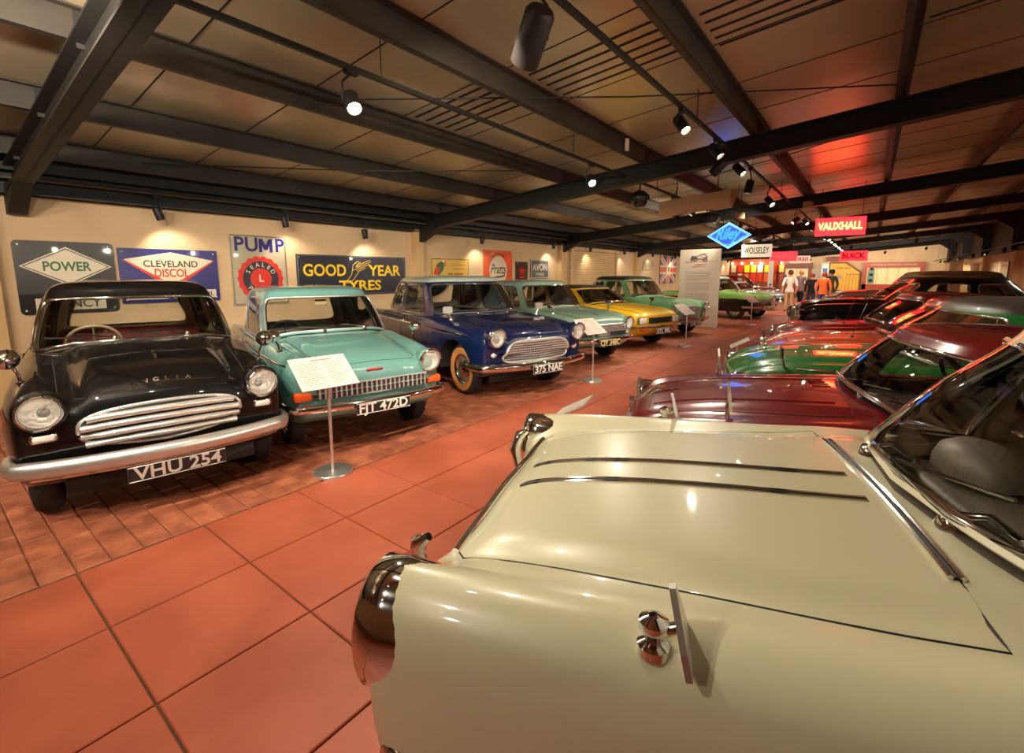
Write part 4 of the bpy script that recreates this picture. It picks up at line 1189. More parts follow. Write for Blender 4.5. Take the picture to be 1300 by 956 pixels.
def d_low(car, p, B, sk):
    for s in (1, -1):
        c = surf(B, s*.56, .56); headlight(car, (c.x+.015, s*.56, .56), .085)
    x0 = surf(B, 0, .46).x
    g = MB().box((x0-.04, -.40, .42), (x0+.004, .40, .54)).build('grille', MESHM, car)
    for k in range(4): MB().tube(bar_path(B, .43+.03*k, .40, .012, 11), .008, 5).build('grille_bar', BRIGHT, g)
    bumper(car, B, .38, .66, .08, .09, .25, CHROME, bow=.16, xf=x0, dep=.04)
    wipers(car, p, [((-.62, -.30, p['zscr']), (-.74, .06, p['zscr']+.035)), ((-.62, .12, p['zscr']), (-.74, .46, p['zscr']+.035))], .4)
    MB().tube([topz(B, x, 0)+Vector((0, 0, .002)) for x in np.linspace(.62, -.45, 14)], .006, 5).build('bonnet_crease', p['paint'], car)
    q = topz(B, -.2, .3)
    MB().lathe([(.03, 0), (.025, .012), (0, .02)], 12, Matrix.Translation(q)).tube([q, q+Vector((-.12, 0, .42))], .004, 5).build('aerial', CHROME, car)
def d_big(car, p, B, sk):
    for s in (1, -1):
        c = surf(B, s*.60, .72); headlight(car, (c.x+.04, s*.60, .72), .10, pod=(.35, .8, p['paint']))
        MB().tube([topz(B, x, s*.34)+Vector((0, 0, .003)) for x in np.linspace(.45, -.4, 14)], .006, 5).build('bonnet_seam', CHROME, car)
    x0 = surf(B, 0, .6).x
    g = MB().rbox((x0-.05, -.22, .42), (x0+.03, .22, .86), .03, 2).build('grille', CHROME, car)
    for k in range(9): MB().box((x0+.028, -.18+.044*k, .45), (x0+.045, -.165+.044*k, .83)).build('grille_slat', SATIN, g)
    bumper(car, B, .42, .76, .10, .11, .28, CHROME, bow=.12, xf=x0, dep=.045)
    MB().tube([topz(B, .55, 0)+Vector((.0, 0, .01)), topz(B, .45, 0)+Vector((0, 0, .05)), topz(B, .36, 0)+Vector((0, 0, .02))], [.006, .016, .006], 6).build('bonnet_mascot', CHROME, car)
    wipers(car, p, [((-.66, -.30, p['zscr']), (-.76, .06, p['zscr']+.035)), ((-.66, .12, p['zscr']), (-.76, .46, p['zscr']+.035))], .4)
def shift(rows, dz=0, sw=1.0, dx=None):
    """a body of the same family, taller or wider"""
    out = []
    for r in rows:
        r = list(r); r[1] *= sw; r[5] *= sw; r[7] *= sw
        for k in (4, 6, 8): r[k] += dz
        r[3] += dz*.6; out.append(tuple(r))
    return out
RBIG = [(.60, .74, .34, .60, .88, .58, .80, .40, .93, .10, .04), (.42, .79, .28, .61, .95, .62, .88, .42, 1.0, .06, .02), (.05, .82, .26, .62, .985, .66, .93, .44, 1.05),
        (-.40, .825, .26, .62, 1.0, .68, .97, .47, 1.07), (-.72, .825, .26, .62, 1.01, .70, 1.0, .52, 1.07), (-1.4, .825, .26, .62, 1.0, .71, 1.0, .55, 1.01),
        (-2.4, .825, .26, .62, .99, .70, .99, .55, 1.0), (-3.1, .80, .28, .62, .93, .66, .94, .50, .97), (-3.55, .74, .34, .60, .84, .58, .84, .44, .88)]

def saloon(xf, xa, xc, xr, wa, wc, zbelt, zrail, ztop_, lean=.40, rear_lean=.22, wr=.11, **k):
    """cabin from the foot of the screen (xf centre, xa corner) to the foot of the rear window"""
    b = (xf, xa, xc, xr, wa, wa+.025, wc, zbelt+.045, zbelt-.03, zbelt-.02)
    r = (xf-lean, xa-lean+.03, xc+rear_lean*.6, xr+rear_lean, wa-wr, wa-wr+.02, wc-wr, zrail, zrail-.01, zrail-.01)
    d = dict(belt=b, rail=r, top=ztop_); d.update(k); return d

CARS = []
def add_car(**p):
    o, B, sk = build_car(p); CARS.append(o); return o, B, sk
add_car(loc=(-4.13, 1.08, 0), yaw=-10.5, paint=BLACK_PAINT, rows=R100, nose=(.58, .05), tail=(.6, .08), wheelbase=2.21, r=.295, track=1.24, tyre=.15, detail=d_black, gap=.045,
        label='black saloon with four silver grille bars and plate reading VHU 254', name='saloon_car',
        cabin=saloon(-.55, -.72, -1.95, -2.25, .665, .60, .965, 1.395, 1.50, .36, .25, .11, ws=(.10, 1.80), tA=2.85, side=[(3.3, 4.35, (0, 0)), (4.55, 5.1, (0, 0))], rear=(5.95, .35, 1.8), bars=[(3.6, .0)]),
        bonnet=(.47, -.52, .43, .47, 0), doors=[(-1.62, -.66, .33, .94)], seat_mat=RED_LEATHER, dash_mat=BLACKP, wheel_mat=principled('wheel_ivory', srgb(150, 130, 100), .4), wheel_y=-.30, wheel_up=.03, ws_trim_r=.014, seat_up=.10)
add_car(loc=(-3.99, 2.64, 0), yaw=-14.7, paint=TURQ, rows=R105, nose=(.56, .05), tail=(.58, .06), wheelbase=2.30, r=.285, track=1.18, tyre=.145, detail=d_turq, gap=.045,
        label='turquoise saloon with amber indicators and plate reading FJT 472D', name='saloon_car',
        cabin=saloon(-.48, -.66, -2.05, -1.92, .63, .60, .905, 1.335, 1.42, .40, -.12, .09, ws=(.10, 1.84), tA=2.9, side=[(3.3, 4.3, (0, 0)), (4.5, 5.0, (0, 0))], rear=(6.2, .3, 1.8), bars=[(3.55, .0)]),
        bonnet=(.50, -.46, .43, .50, 0), doors=[(-1.55, -.60, .32, .87)], seat_mat=principled('teal_vinyl', srgb(40, 60, 58), .6), lining=principled('teal_lining', srgb(60, 74, 68), .8), dash_mat=BLACKP, trim_mat=SATIN, wheel_up=.02)
add_car(loc=(-3.92, 5.06, 0), yaw=-16.6, paint=NAVY, rows=R3, nose=(.60, .05), tail=(.62, .07), wheelbase=2.65, r=.33, track=1.36, tyre=.16, detail=d_navy, gap=.05,
        label='navy blue saloon with pale roof, mesh grille and plate reading 375 NAE', name='saloon_car', roof_mat=PALEROOF,
        cabin=saloon(-.58, -.80, -2.55, -2.85, .735, .68, .965, 1.44, 1.535, .38, .35, .11, ws=(.10, 1.84), tA=2.85, side=[(3.3, 4.2, (0, 0)), (4.35, 5.1, (0, 0))], rear=(5.85, .3, 1.8), bars=[(3.55, .0), (4.85, 0)]),
        bonnet=(.52, -.52, .44, .54, 0), doors=[(-1.65, -.72, .33, .935), (-2.45, -1.68, .38, .93)], seat_mat=principled('grey_blue_vinyl', srgb(70, 84, 92), .6), lining=principled('grey_lining', srgb(180, 176, 150), .8), wheel=dict(white=principled('tan_whitewall', srgb(206, 140, 74), .7)), dash_mat=NAVY)
add_car(loc=(-4.15, 7.50, 0), yaw=-18.5, paint=SAGE, rows=R4, nose=(.56, .05), tail=(.58, .06), wheelbase=2.49, r=.29, track=1.25, detail=d_sage,
        label='sage green saloon with plate reading CJY 348C', name='saloon_car', roof_mat=principled('grey_green_roof', srgb(126, 148, 140), .35, 0, 1),
        cabin=saloon(-.52, -.72, -2.35, -2.55, .665, .63, .90, 1.36, 1.44, .40, .28, .10, ws=(.10, 1.86), tA=2.85, side=[(3.3, 4.25, (0, 0)), (4.4, 5.1, (0, 0))], rear=(5.9, .3, 1.8), bars=[(3.6, .05)]),
        bonnet=(.44, -.50, .44, .52, 0), doors=[(-1.5, -.66, .32, .87)], seat_mat=principled('grey_vinyl', srgb(80, 80, 74), .6))
add_car(loc=(-4.10, 9.80, 0), yaw=-16, paint=YELLOW, rows=R5, nose=(.55, .04), tail=(.58, .06), wheelbase=2.56, r=.295, track=1.35, tyre=.17, detail=d_yellow,
        label='yellow coupe with black roof and square headlamps', name='coupe_car', roof_mat=VINYL,
        cabin=saloon(-.60, -.78, -2.55, -2.95, .69, .66, .875, 1.225, 1.295, .52, .75, .12, ws=(.10, 1.86), tA=2.88, side=[(3.3, 4.4, (0, 0)), (4.5, 5.0, (0, 0))], rear=(6.3, .3, 1.75)),
        bonnet=(.52, -.52, .52, .56, 0), doors=[(-1.85, -.72, .32, .84)], seat_mat=BLACK_LEATHER, dash_mat=BLACKP, lining=principled('black_lining', (.03, .03, .03), .8))
add_car(loc=(-4.08, 12.15, 0), yaw=-18.5, paint=MINT, rows=R6, nose=(.58, .05), tail=(.6, .06), wheelbase=2.50, r=.31, track=1.27, detail=d_mint,
        label='mint green saloon with black roof behind the white display board', name='saloon_car', roof_mat=VINYL,
        cabin=saloon(-.54, -.74, -2.35, -2.65, .665, .63, .93, 1.40, 1.50, .40, .30, .10, ws=(.10, 1.86), tA=2.85, side=[(3.3, 4.25, (0, 0)), (4.4, 5.1, (0, 0))], rear=(5.9, .3, 1.8), bars=[(3.6, .05)]),
        bonnet=(.44, -.50, .44, .52, 0), doors=[(-1.5, -.66, .32, .90)], seat_mat=principled('pale_vinyl', srgb(120, 128, 104), .6))
CARS[-1]['label'] = 'mint green saloon with black roof beside the white display board'
add_car(loc=(-3.45, 18.25, 0), yaw=-20, paint=APPLE, rows=R6, nose=(.58, .05), tail=(.6, .06), wheelbase=2.50, r=.33, track=1.30, detail=d_sage,
        label='apple green car with black lower flanks behind the white display board', name='saloon_car', roof_mat=principled('pale_grey_roof', srgb(176, 186, 178), .35, 0, 1),
        two_tone=(2, -4, .2, .70), paint2=BLACK_PAINT,
        cabin=saloon(-.54, -.74, -2.35, -2.65, .665, .63, .93, 1.40, 1.50, .40, .30, .10, ws=(.10, 1.86), tA=2.85, side=[(3.3, 4.25, (0, 0)), (4.4, 5.1, (0, 0))], rear=(6.3, .3, 1.75)),
        seat_mat=principled('pale_vinyl', srgb(120, 128, 104), .6))
add_car(loc=(-3.7, 23.1, 0), yaw=-14, paint=SILVER, rows=R8, nose=(.5, .05), tail=(.52, .06), wheelbase=2.3, r=.33, track=1.27, detail=d_low, zscr=.865, wheel=dict(wire=True, rim=.68),
        label='silver sports car with wire wheels beside the standing visitors', name='sports_car', two_seat=True,
        cabin=saloon(-.58, -.74, -1.9, -2.15, .62, .60, .84, 1.17, 1.24, .34, .25, .10, ws=(.10, 1.86), side=[(3.3, 4.8, (0, 0))], rear=(6.3, .3, 1.75)))
add_car(loc=(-4.2, 25.9, 0), yaw=-14, paint=MAROON, rows=R6, nose=(.58, .05), tail=(.6, .06), wheelbase=2.5, r=.33, track=1.27, detail=d_sage,
        label='dark red saloon parked behind the silver sports car', name='saloon_car',
        cabin=saloon(-.54, -.74, -2.35, -2.65, .665, .63, .93, 1.40, 1.50, .40, .30, .10, ws=(.10, 1.86), side=[(3.3, 4.25, (0, 0)), (4.4, 5.1, (0, 0))], rear=(6.3, .3, 1.75)))
# right-hand row, noses towards the aisle
add_car(loc=(-.43, 1.49, 0), yaw=198.6, paint=CREAMP, rows=R7, nose=(.56, .04), tail=(.58, .06), wheelbase=2.49, r=.31, track=1.27, detail=d_cream, gap=.03,
        label='ivory saloon with wrap-round windscreen and two dark flutes on its bonnet', name='saloon_car',
        cabin=saloon(-.55, -.95, -2.35, -2.62, .70, .63, .925, 1.36, 1.47, .36, .35, .11, ws=(.06, 1.86), wrap=3.18, side=[(3.36, 4.3, (-.42, 0)), (4.42, 5.1, (0, 0))], rear=(6.0, .3, 1.75)),
        bonnet=(.60, -.51, .50, .60, .02), doors=[(-1.6, -.80, .32, .90)], seat_mat=principled('grey_leather', srgb(120, 112, 96), .6), ws_trim_r=.016, wheel_mat=principled('wheel_grey', srgb(70, 62, 52), .4), wheel_y=-.36, wheel_up=.05, lining=principled('pale_lining', srgb(180, 168, 140), .8))
add_car(loc=(-.62, 3.22, 0), yaw=196, paint=MAROON, rows=R8, nose=(.5, .05), tail=(.52, .06), wheelbase=2.3, r=.30, track=1.25, detail=d_maroon, gap=.045,
        label='maroon coupe with flag-shaped wing mirrors next to the ivory saloon', name='coupe_car', two_seat=True,
        cabin=saloon(-.58, -.74, -2.0, -2.25, .62, .60, .845, 1.18, 1.265, .28, .30, .10, ws=(.08, 1.86), tA=2.88, side=[(3.3, 4.8, (0, 0))], rear=(6.3, .3, 1.75)),
        bonnet=(.52, -.50, .42, .48, .03), doors=[(-1.6, -.66, .30, .80)], seat_mat=BLACK_LEATHER, dash_mat=BLACKP, wheel_y=-.33, wheel_up=.08, lining=principled('black_lining', (.03, .03, .03), .8))
add_car(loc=(-.40, 5.02, 0), yaw=195, paint=GREENP, rows=R9, nose=(.5, .06), tail=(.52, .06), wheelbase=2.35, r=.31, track=1.25, detail=d_green, gap=.045,
        label='racing green coupe with black roof beside the maroon coupe', name='coupe_car', roof_mat=VINYL,
        cabin=saloon(-.58, -.76, -2.2, -2.5, .66, .63, .87, 1.27, 1.37, .42, .45, .10, ws=(.08, 1.86), tA=2.88, side=[(3.3, 4.15, (0, 0)), (4.3, 5.05, (0, 0))], rear=(5.9, .3, 1.8), bars=[(3.6, .05)]),
        bonnet=(.50, -.50, .40, .48, .03), doors=[(-1.6, -.66, .30, .83)], seat_mat=GREEN_TRIM, dash_mat=BLACKP)
add_car(loc=(-.40, 7.05, 0), yaw=195, paint=ORANGE, rows=shift(R9, -.06), nose=(.46, .08), tail=(.5, .06), wheelbase=2.4, r=.30, track=1.25, detail=d_low, zscr=.82,
        label='russet orange coupe with a red roof beside the racing green coupe', name='coupe_car', roof_mat=RUBY,
        cabin=saloon(-.58, -.76, -2.2, -2.6, .66, .63, .81, 1.20, 1.30, .48, .6, .10, ws=(.08, 1.86), tA=2.88, side=[(3.3, 4.15, (0, 0)), (4.3, 5.05, (0, 0))], rear=(6.3, .3, 1.75)), bonnet=(.46, -.5, .4, .48, .03))
add_car(loc=(-.55, 9.1, 0), yaw=195, paint=RUBY, rows=shift(R8, -.04), nose=(.46, .08), tail=(.5, .06), wheelbase=2.4, r=.30, track=1.25, detail=d_low, zscr=.82,
        label='low ruby red coupe between the russet coupe and the dark green saloon', name='coupe_car', two_seat=True,
        cabin=saloon(-.58, -.76, -2.2, -2.5, .64, .61, .80, 1.20, 1.29, .42, .6, .10, ws=(.08, 1.86), side=[(3.3, 4.8, (0, 0))], rear=(6.3, .3, 1.75)), bonnet=(.46, -.5, .4, .48, .03))
add_car(loc=(-.62, 11.75, 0), yaw=195, paint=BOTTLE, rows=RBIG, nose=(.62, .05), tail=(.6, .08), wheelbase=2.7, r=.34, track=1.35, detail=d_big, zscr=1.09,
        label='large dark bottle green saloon with tall upright chrome grille', name='saloon_car',
        cabin=saloon(-.70, -.90, -2.7, -3.1, .69, .62, 1.0, 1.42, 1.52, .46, .45, .11, ws=(.10, 1.86), side=[(3.3, 4.2, (0, 0)), (4.35, 5.1, (0, 0))], rear=(6.5, .4, 1.7)), bonnet=(.45, -.55, .34, .5, 0))
add_car(loc=(-.25, 14.8, 0), yaw=195, paint=GREYP, rows=shift(RBIG, .10), nose=(.62, .05), tail=(.6, .08), wheelbase=2.7, r=.34, track=1.35, detail=d_big, zscr=1.19,
        label='stone grey saloon parked beyond the bottle green saloon', name='saloon_car',
        cabin=saloon(-.64, -.84, -2.7, -3.1, .69, .62, 1.10, 1.52, 1.63, .32, .45, .11, ws=(.10, 1.86), side=[(3.3, 4.2, (0, 0)), (4.35, 5.1, (0, 0))], rear=(6.5, .4, 1.7)), bonnet=(.45, -.55, .34, .5, 0))

# ================================================================== WALL SIGNS (enamel plates on the left wall)
def EN(name, c, r=.28): return noisy('enamel_'+name, tuple(x*.86 for x in c), c, 3.5, r, .02, coat=.5)
E_BLACK = EN('black', srgb(34, 32, 30)); E_WHITE = EN('white', srgb(222, 210, 182)); E_GREEN = EN('green', srgb(20, 96, 44))
E_BLUE = EN('blue', srgb(34, 32, 110)); E_RED = EN('red', srgb(206, 48, 32)); E_YEL = EN('yellow', srgb(236, 196, 24)); E_NAVY = EN('navy', srgb(40, 40, 52))
E_ORANGE = EN('orange', srgb(226, 90, 40)); E_CREAM = EN('cream', srgb(206, 190, 154)); E_GREY = EN('slate', srgb(92, 100, 104)); E_OCHRE = EN('ochre', srgb(214, 176, 72)); E_DARKB = EN('brown', srgb(58, 44, 34))
def wall_sign(name, label, y0, y1, z0, z1, mat, r=.02, rim=None):
    M = frame(Vector((XW+.004, (y0+y1)/2, (z0+z1)/2)), (0, 1, 0), (0, 0, 1))
    w, h = y1-y0, z1-z0
    mb = MB().prism(rrect(-w/2, w/2, -h/2, h/2, r, r), .022, M)
    o = mb.build(name, mat); setp(o, label, 'sign', 'enamel signs on the left wall')
    if rim:
        MB().tube([M @ Vector((x, y, .022)) for x, y in rrect(-w/2+.02, w/2-.02, -h/2+.02, h/2-.02, r, r)], .008, 5, closed=True).build('border', rim, o)
    for sx in (-1, 1):
        for sy in (-1, 1):
            MB().lathe([(.012, 0), (.010, .006), (0, .008)], 8, M @ Matrix.Translation((sx*(w/2-.05), sy*(h/2-.05), .022))).build('screw', SATIN, o)
    return o, M @ Matrix.Translation((0, 0, .022))
def poly(parent, name, pts, mat, M, d=.002, dz=0): return MB().prism(pts, d, M @ Matrix.Translation((0, 0, dz))).build(name, mat, parent)
def circle(r, n=32, cx=0, cy=0, wav=0, k=0): return [(cx+(r+wav*math.cos(k*2*PI*i/n))*math.cos(2*PI*i/n), cy+(r+wav*math.cos(k*2*PI*i/n))*math.sin(2*PI*i/n)) for i in range(n)]
def arc_text(parent, s, M, r, size, mat, a0, a1, inward=False, bold=.0):
    n = len(s)
    for i, ch in enumerate(s):
        a = a0+(a1-a0)*(i/(n-1) if n > 1 else .5)
        if ch != ' ':
            T = M @ Matrix.Translation((r*math.cos(a), r*math.sin(a), 0)) @ Matrix.Rotation(a-PI/2 if not inward else a+PI/2, 4, 'Z')
            lettering(ch, T, size, mat, parent, .0015, bold)
# POWER AGENCY
o, M = wall_sign('enamel_sign', 'black rounded enamel sign with a white diamond and green lettering', .87, 1.80, 1.06, 1.95, E_BLACK, .05)
def dia(w, h, cx, cy): return [(cx-w, cy), (cx, cy-h), (cx+w, cy), (cx, cy+h)]
poly(o, 'diamond', dia(.43, .24, 0, .14), E_WHITE, M); poly(o, 'diamond_line', dia(.405, .222, 0, .14), E_BLACK, M, .0025); poly(o, 'diamond_field', dia(.385, .208, 0, .14), E_WHITE, M, .0032)
lettering('POWER', M @ Matrix.Translation((0, .135, .0035)), .16, E_GREEN, o, .0015, .004, fit=.45)
poly(o, 'band', [(-.33, -.40), (.33, -.40), (.33, -.25), (-.33, -.25)], E_WHITE, M)
lettering('AGENCY', M @ Matrix.Translation((0, -.325, .0025)), .15, E_BLACK, o, .0015, .0015, fit=.56)
# CLEVELAND DISCOL
o, M = wall_sign('enamel_sign', 'blue enamel sign with a white and red kite shape', 1.84, 3.04, 1.15, 1.90, E_BLUE, .012)
poly(o, 'red_kite', [(-.56, .22), (-.16, -.08), (0, -.13), (.16, -.08), (.56, .22), (0, .20)], E_RED, M)
poly(o, 'white_kite', [(-.54, .225), (-.12, -.05), (0, -.09), (.12, -.05), (.54, .225), (0, .335)], E_WHITE, M, .003)
lettering('CLEVELAND', M @ Matrix.Translation((0, .165, .0035)), .13, E_BLACK, o, .0015, .0015, fit=.66)
lettering('DISCOL', M @ Matrix.Translation((0, .035, .0035)), .16, E_RED, o, .0015, .003, fit=.42)
poly(o, 'band', [(-.56, -.33), (.56, -.33), (.56, -.20), (-.56, -.20)], E_BLUE, M)
for x, s, w in ((-.31, 'BRITISH', .42), (.27, 'ALCOHOL', .50)):
    poly(o, 'word_panel', [(x-w/2-.03, -.325), (x+w/2+.03, -.325), (x+w/2+.03, -.205), (x-w/2-.03, -.205)], E_WHITE, M, .003)
    lettering(s, M @ Matrix.Translation((x, -.265, .0035)), .10, E_BLUE, o, .0015, .001, fit=w)
# PUMP
o, M = wall_sign('enamel_sign', 'tall worn cream enamel sign with a wavy red disc reading PUMP', 3.23, 4.13, 1.05, 2.18, EN('worn_white', srgb(178, 166, 140)), .012, EN('rust_edge', srgb(120, 92, 56)))
for x, ch in ((-.31, 'P'), (-.115, 'U'), (.335, 'P')): lettering(ch, M @ Matrix.Translation((x, .40, .001)), .31, E_BLUE, o, .0015, .007)
MB().prism([(.0, .292), (.05, .292), (.05, .508), (.0, .508)], .002, M).prism([(.17, .292), (.22, .292), (.22, .508), (.17, .508)], .002, M).prism([(.0, .508), (.06, .508), (.135, .36), (.105, .33), (.085, .33)], .0022, M).prism([(.16, .508), (.22, .508), (.135, .33), (.115, .33), (.085, .36)], .0024, M).build('lettering', E_BLUE, o)
poly(o, 'red_disc', circle(.36, 96, 0, -.14, .012, 18), E_RED, M); poly(o, 'blue_disc', circle(.285, 40, 0, -.14), E_NAVY, M, .003); poly(o, 'inner_disc', circle(.17, 36, 0, -.14), E_RED, M, .004)
Mc = M @ Matrix.Translation((0, -.14, .0035)); arc_text(o, 'SEALED', Mc, .225, .10, E_WHITE, math.radians(150), math.radians(30))
arc_text(o, 'POWER', Mc, .235, .10, E_WHITE, math.radians(220), math.radians(320), True)
lettering('L', M @ Matrix.Translation((0, -.14, .0045)), .16, E_WHITE, o, .0015, .003)
# GOOD YEAR TYRES with a winged boot between the words
o, M = wall_sign('enamel_sign', 'long dark enamel sign with yellow lettering and a winged shoe', 4.30, 6.72, 1.15, 1.90, E_NAVY, .012, E_GREY)
lettering('GOOD', M @ Matrix.Translation((-.67, .085, .001)), .30, E_YEL, o, .0015, .006, fit=.86)
lettering('YEAR', M @ Matrix.Translation((.67, .085, .001)), .30, E_YEL, o, .0015, .006, fit=.80)
lettering('TYRES', M @ Matrix.Translation((.08, -.205, .001)), .27, E_YEL, o, .0015, .006, fit=.96)
def stroke(parent, pts, mat, M, r=.006): return MB().tube([M @ Vector((x, y, .001)) for x, y in pts], r, 5).build('emblem_line', mat, parent)
for pts in ([(-.26, -.12), (-.20, -.08), (-.12, .02), (-.10, .10), (-.02, .12), (.04, .06), (-.02, .0), (-.06, -.06), (-.16, -.14), (-.26, -.15), (-.26, -.12)],
            [(-.10, .10), (-.08, .20), (.02, .27), (.10, .24), (.02, .22), (-.02, .16)], [(-.02, .16), (.10, .22), (.22, .27), (.32, .30)], [(.0, .14), (.12, .19), (.24, .235), (.34, .27)], [(.02, .11), (.12, .15), (.22, .19), (.30, .225)], [(.04, .08), (.12, .11), (.20, .145)]):
    stroke(o, pts, E_OCHRE, M)
# yellow picture sign
o, M = wall_sign('enamel_sign', 'small ochre yellow sign with a green and red figure at one end', 7.47, 8.73, 1.42, 1.92, E_OCHRE, .01, E_DARKB)
poly(o, 'figure', [(-.52, -.1), (-.40, -.16), (-.24, -.02), (-.20, .14), (-.32, .18), (-.46, .10)], E_GREEN, M)
poly(o, 'figure_coat', [(-.56, -.12), (-.44, -.14), (-.34, .0), (-.42, .06), (-.52, .0)], E_RED, M, .003)
poly(o, 'figure_cap', [(-.24, .10), (-.16, .06), (-.16, .18), (-.22, .2)], E_RED, M, .003)
for k, (x, y, w) in enumerate(((.28, .10, .44), (.30, .0, .36))): poly(o, 'faded_text', [(x-w/2, y-.012), (x+w/2, y-.012), (x+w/2, y+.012), (x-w/2, y+.012)], EN('faded', srgb(200, 120, 60)), M)
for x in (-.02, .18, .34): poly(o, 'bold_word', [(x-.07, -.135), (x+.08, -.135), (x+.08, -.10), (x-.07, -.10)], EN('rust', srgb(150, 80, 30)), M)
# Pratts
o, M = wall_sign('enamel_sign', 'orange square sign with a white disc and black script', 9.31, 10.52, 1.25, 2.18, E_ORANGE, .008)
poly(o, 'white_disc', circle(.375, 40, 0, -.07), E_WHITE, M)
lettering('Pratts', M @ Matrix.Translation((0, -.04, .0025)), .36, E_BLACK, o, .0015, .002, shear=.35, fit=.66)
stroke(o, [(-.24, -.27), (-.1, -.235), (.12, -.225), (.28, -.17), (.26, -.215), (.08, -.25), (-.10, -.255)], E_BLACK, M, .012)
for a in np.radians([124, 116, 108, 94, 84, 74, 64, 57]):
    poly(o, 'worn_letter', [(.45*math.cos(a)-.022, -.07+.45*math.sin(a)-.03), (.45*math.cos(a)+.022, -.07+.45*math.sin(a)-.03), (.45*math.cos(a)+.018, -.07+.45*math.sin(a)+.03), (.45*math.cos(a)-.018, -.07+.45*math.sin(a)+.03)], E_DARKB, M)
# little dark sign with a red emblem
o, M = wall_sign('enamel_sign', 'small dark brown sign with a red flame-like emblem', 10.70, 11.28, 1.35, 1.90, E_DARKB, .008)
for a in (-.11, -.055, 0, .055, .11): poly(o, 'emblem_petal', [(a*.5-.02, -.10), (a*.5+.02, -.10), (a+.025, .06), (a, .12-abs(a)*.5), (a-.025, .06)], E_RED, M)
poly(o, 'emblem_base', [(-.12, -.19), (.12, -.19), (.09, -.13), (-.09, -.13)], E_RED, M)
# AVON TYRES
o, M = wall_sign('enamel_sign', 'slate blue sign with pale bold lettering and a pale border', 11.43, 12.40, 1.42, 1.97, E_GREY, .008, E_WHITE)
lettering('AVON', M @ Matrix.Translation((0, .05, .001)), .28, E_WHITE, o, .0015, .006, fit=.78)
lettering('TYRES', M @ Matrix.Translation((0, -.16, .001)), .12, E_WHITE, o, .0015, .002, fit=.46)
# small print and flag poster further along
o, M = wall_sign('notice_board', 'small grey printed notice beside the flag poster', 20.0, 21.4, 1.75, 2.15, EN('notice', srgb(176, 160, 128)), .005)
poly(o, 'print', [(-.55, -.1), (.55, -.1), (.55, .14), (-.55, .14)], EN('notice_dark', srgb(140, 128, 104)), M)
o, M = wall_sign('flag_poster', 'upright poster of a red white and blue crossed flag', 22.1, 24.4, 1.10, 2.42, E_BLUE, .005)
w, h = 1.15, .66
def band(a, b, t, mat, dz):
    d = Vector((b[0]-a[0], b[1]-a[1])).normalized(); nrm = Vector((-d.y, d.x))*t/2
    pts = [(a[0]+nrm.x, a[1]+nrm.y), (a[0]-nrm.x, a[1]-nrm.y), (b[0]-nrm.x, b[1]-nrm.y), (b[0]+nrm.x, b[1]+nrm.y)]
    poly(o, 'flag_stripe', pts, mat, M, dz)
k_ = .93
band((-w*k_, -h*k_), (w*k_, h*k_), .26, E_WHITE, .0015); band((-w*k_, h*k_), (w*k_, -h*k_), .26, E_WHITE, .0018)
band((-w*k_, -h*k_), (w*k_, h*k_), .09, E_RED, .0024); band((-w*k_, h*k_), (w*k_, -h*k_), .09, E_RED, .0026)
band((0, -h), (0, h), .44, E_WHITE, .0032); band((-w, 0), (w, 0), .40, E_WHITE, .0034)
band((0, -h), (0, h), .27, E_RED, .0040); band((-w, 0), (w, 0), .24, E_RED, .0042)
poly(o, 'print', circle(.26, 24), E_WHITE, M, .005); poly(o, 'print', circle(.13, 6, .06, .02), E_BLACK, M, .0056)

# ================================================================== HANGING AND NEON SIGNS
def neon(name, c, s):
    return principled('neon_'+name, (.1, .1, .1), .5, emis=c, estr=s)
N_BLUE = neon('blue', (.02, .16, 1.0), 3.2); N_BLUEW = neon('blue_edge', (.16, .48, 1.0), 2.4); N_RED = neon('red', (1.0, .02, .015), 6.0); N_REDL = neon('red_letters', (1.0, .34, .07), 7.0); N_REDP = neon('red_panel', (1.0, .010, .014), 5.5)
LITW = principled('lit_white_panel', srgb(230, 214, 180), .5, emis=(1, .84, .6), estr=.55)
def hang_sign(name, label, u0, v0, u1, v1, y, mat, d=.06):
    a = on_y(u0, v0, y); b = on_y(u1, v1, y)
    x0, x1, z1, z0 = a.x, b.x, a.z, b.z
    o = MB().box((x0, y, z0), (x1, y+d, z1)).build(name, mat); setp(o, label, 'sign', 'brand signs hung from the roof')
    for x in (x0+.08, x1-.08): MB().tube([(x, y+d/2, z1), (x, y+d/2, ztop(x)+PURL)], .006, 5).build('hanger', BLACKP, o)
    M = frame(Vector(((x0+x1)/2, y-.002, (z0+z1)/2)), (1, 0, 0), (0, 0, 1))
    return o, M, x1-x0, z1-z0
# diamond with blue script
y = 11.0; c = (on_y(898, 299, y)+on_y(954, 299, y))/2; w_ = (on_y(954, 299, y)-on_y(898, 299, y)).x/2; h_ = (on_y(926, 283, y).z-on_y(926, 316, y).z)/2
M = frame(c, (1, 0, 0), (0, 0, 1))
o = MB().prism(dia(w_, h_, 0, 0), -.07, M).build('neon_sign', principled('diamond_panel', srgb(110, 120, 190), .4, emis=(.06, .16, .75), estr=.6)); setp(o, 'blue neon diamond sign with glowing script name', 'sign', 'brand signs hung from the roof')
for k, sc in enumerate((.97, .86)):
    MB().tube([M @ Vector((x, y_, .012)) for x, y_ in dia(w_*sc, h_*sc, 0, 0)], .014 if k == 0 else .007, 6, closed=True).build('neon_tube', N_BLUEW, o)
lettering('Riley', M @ Matrix.Translation((-.01, .03, .014)), .34, N_BLUE, o, .006, .008, shear=.45, fit=w_*1.15)
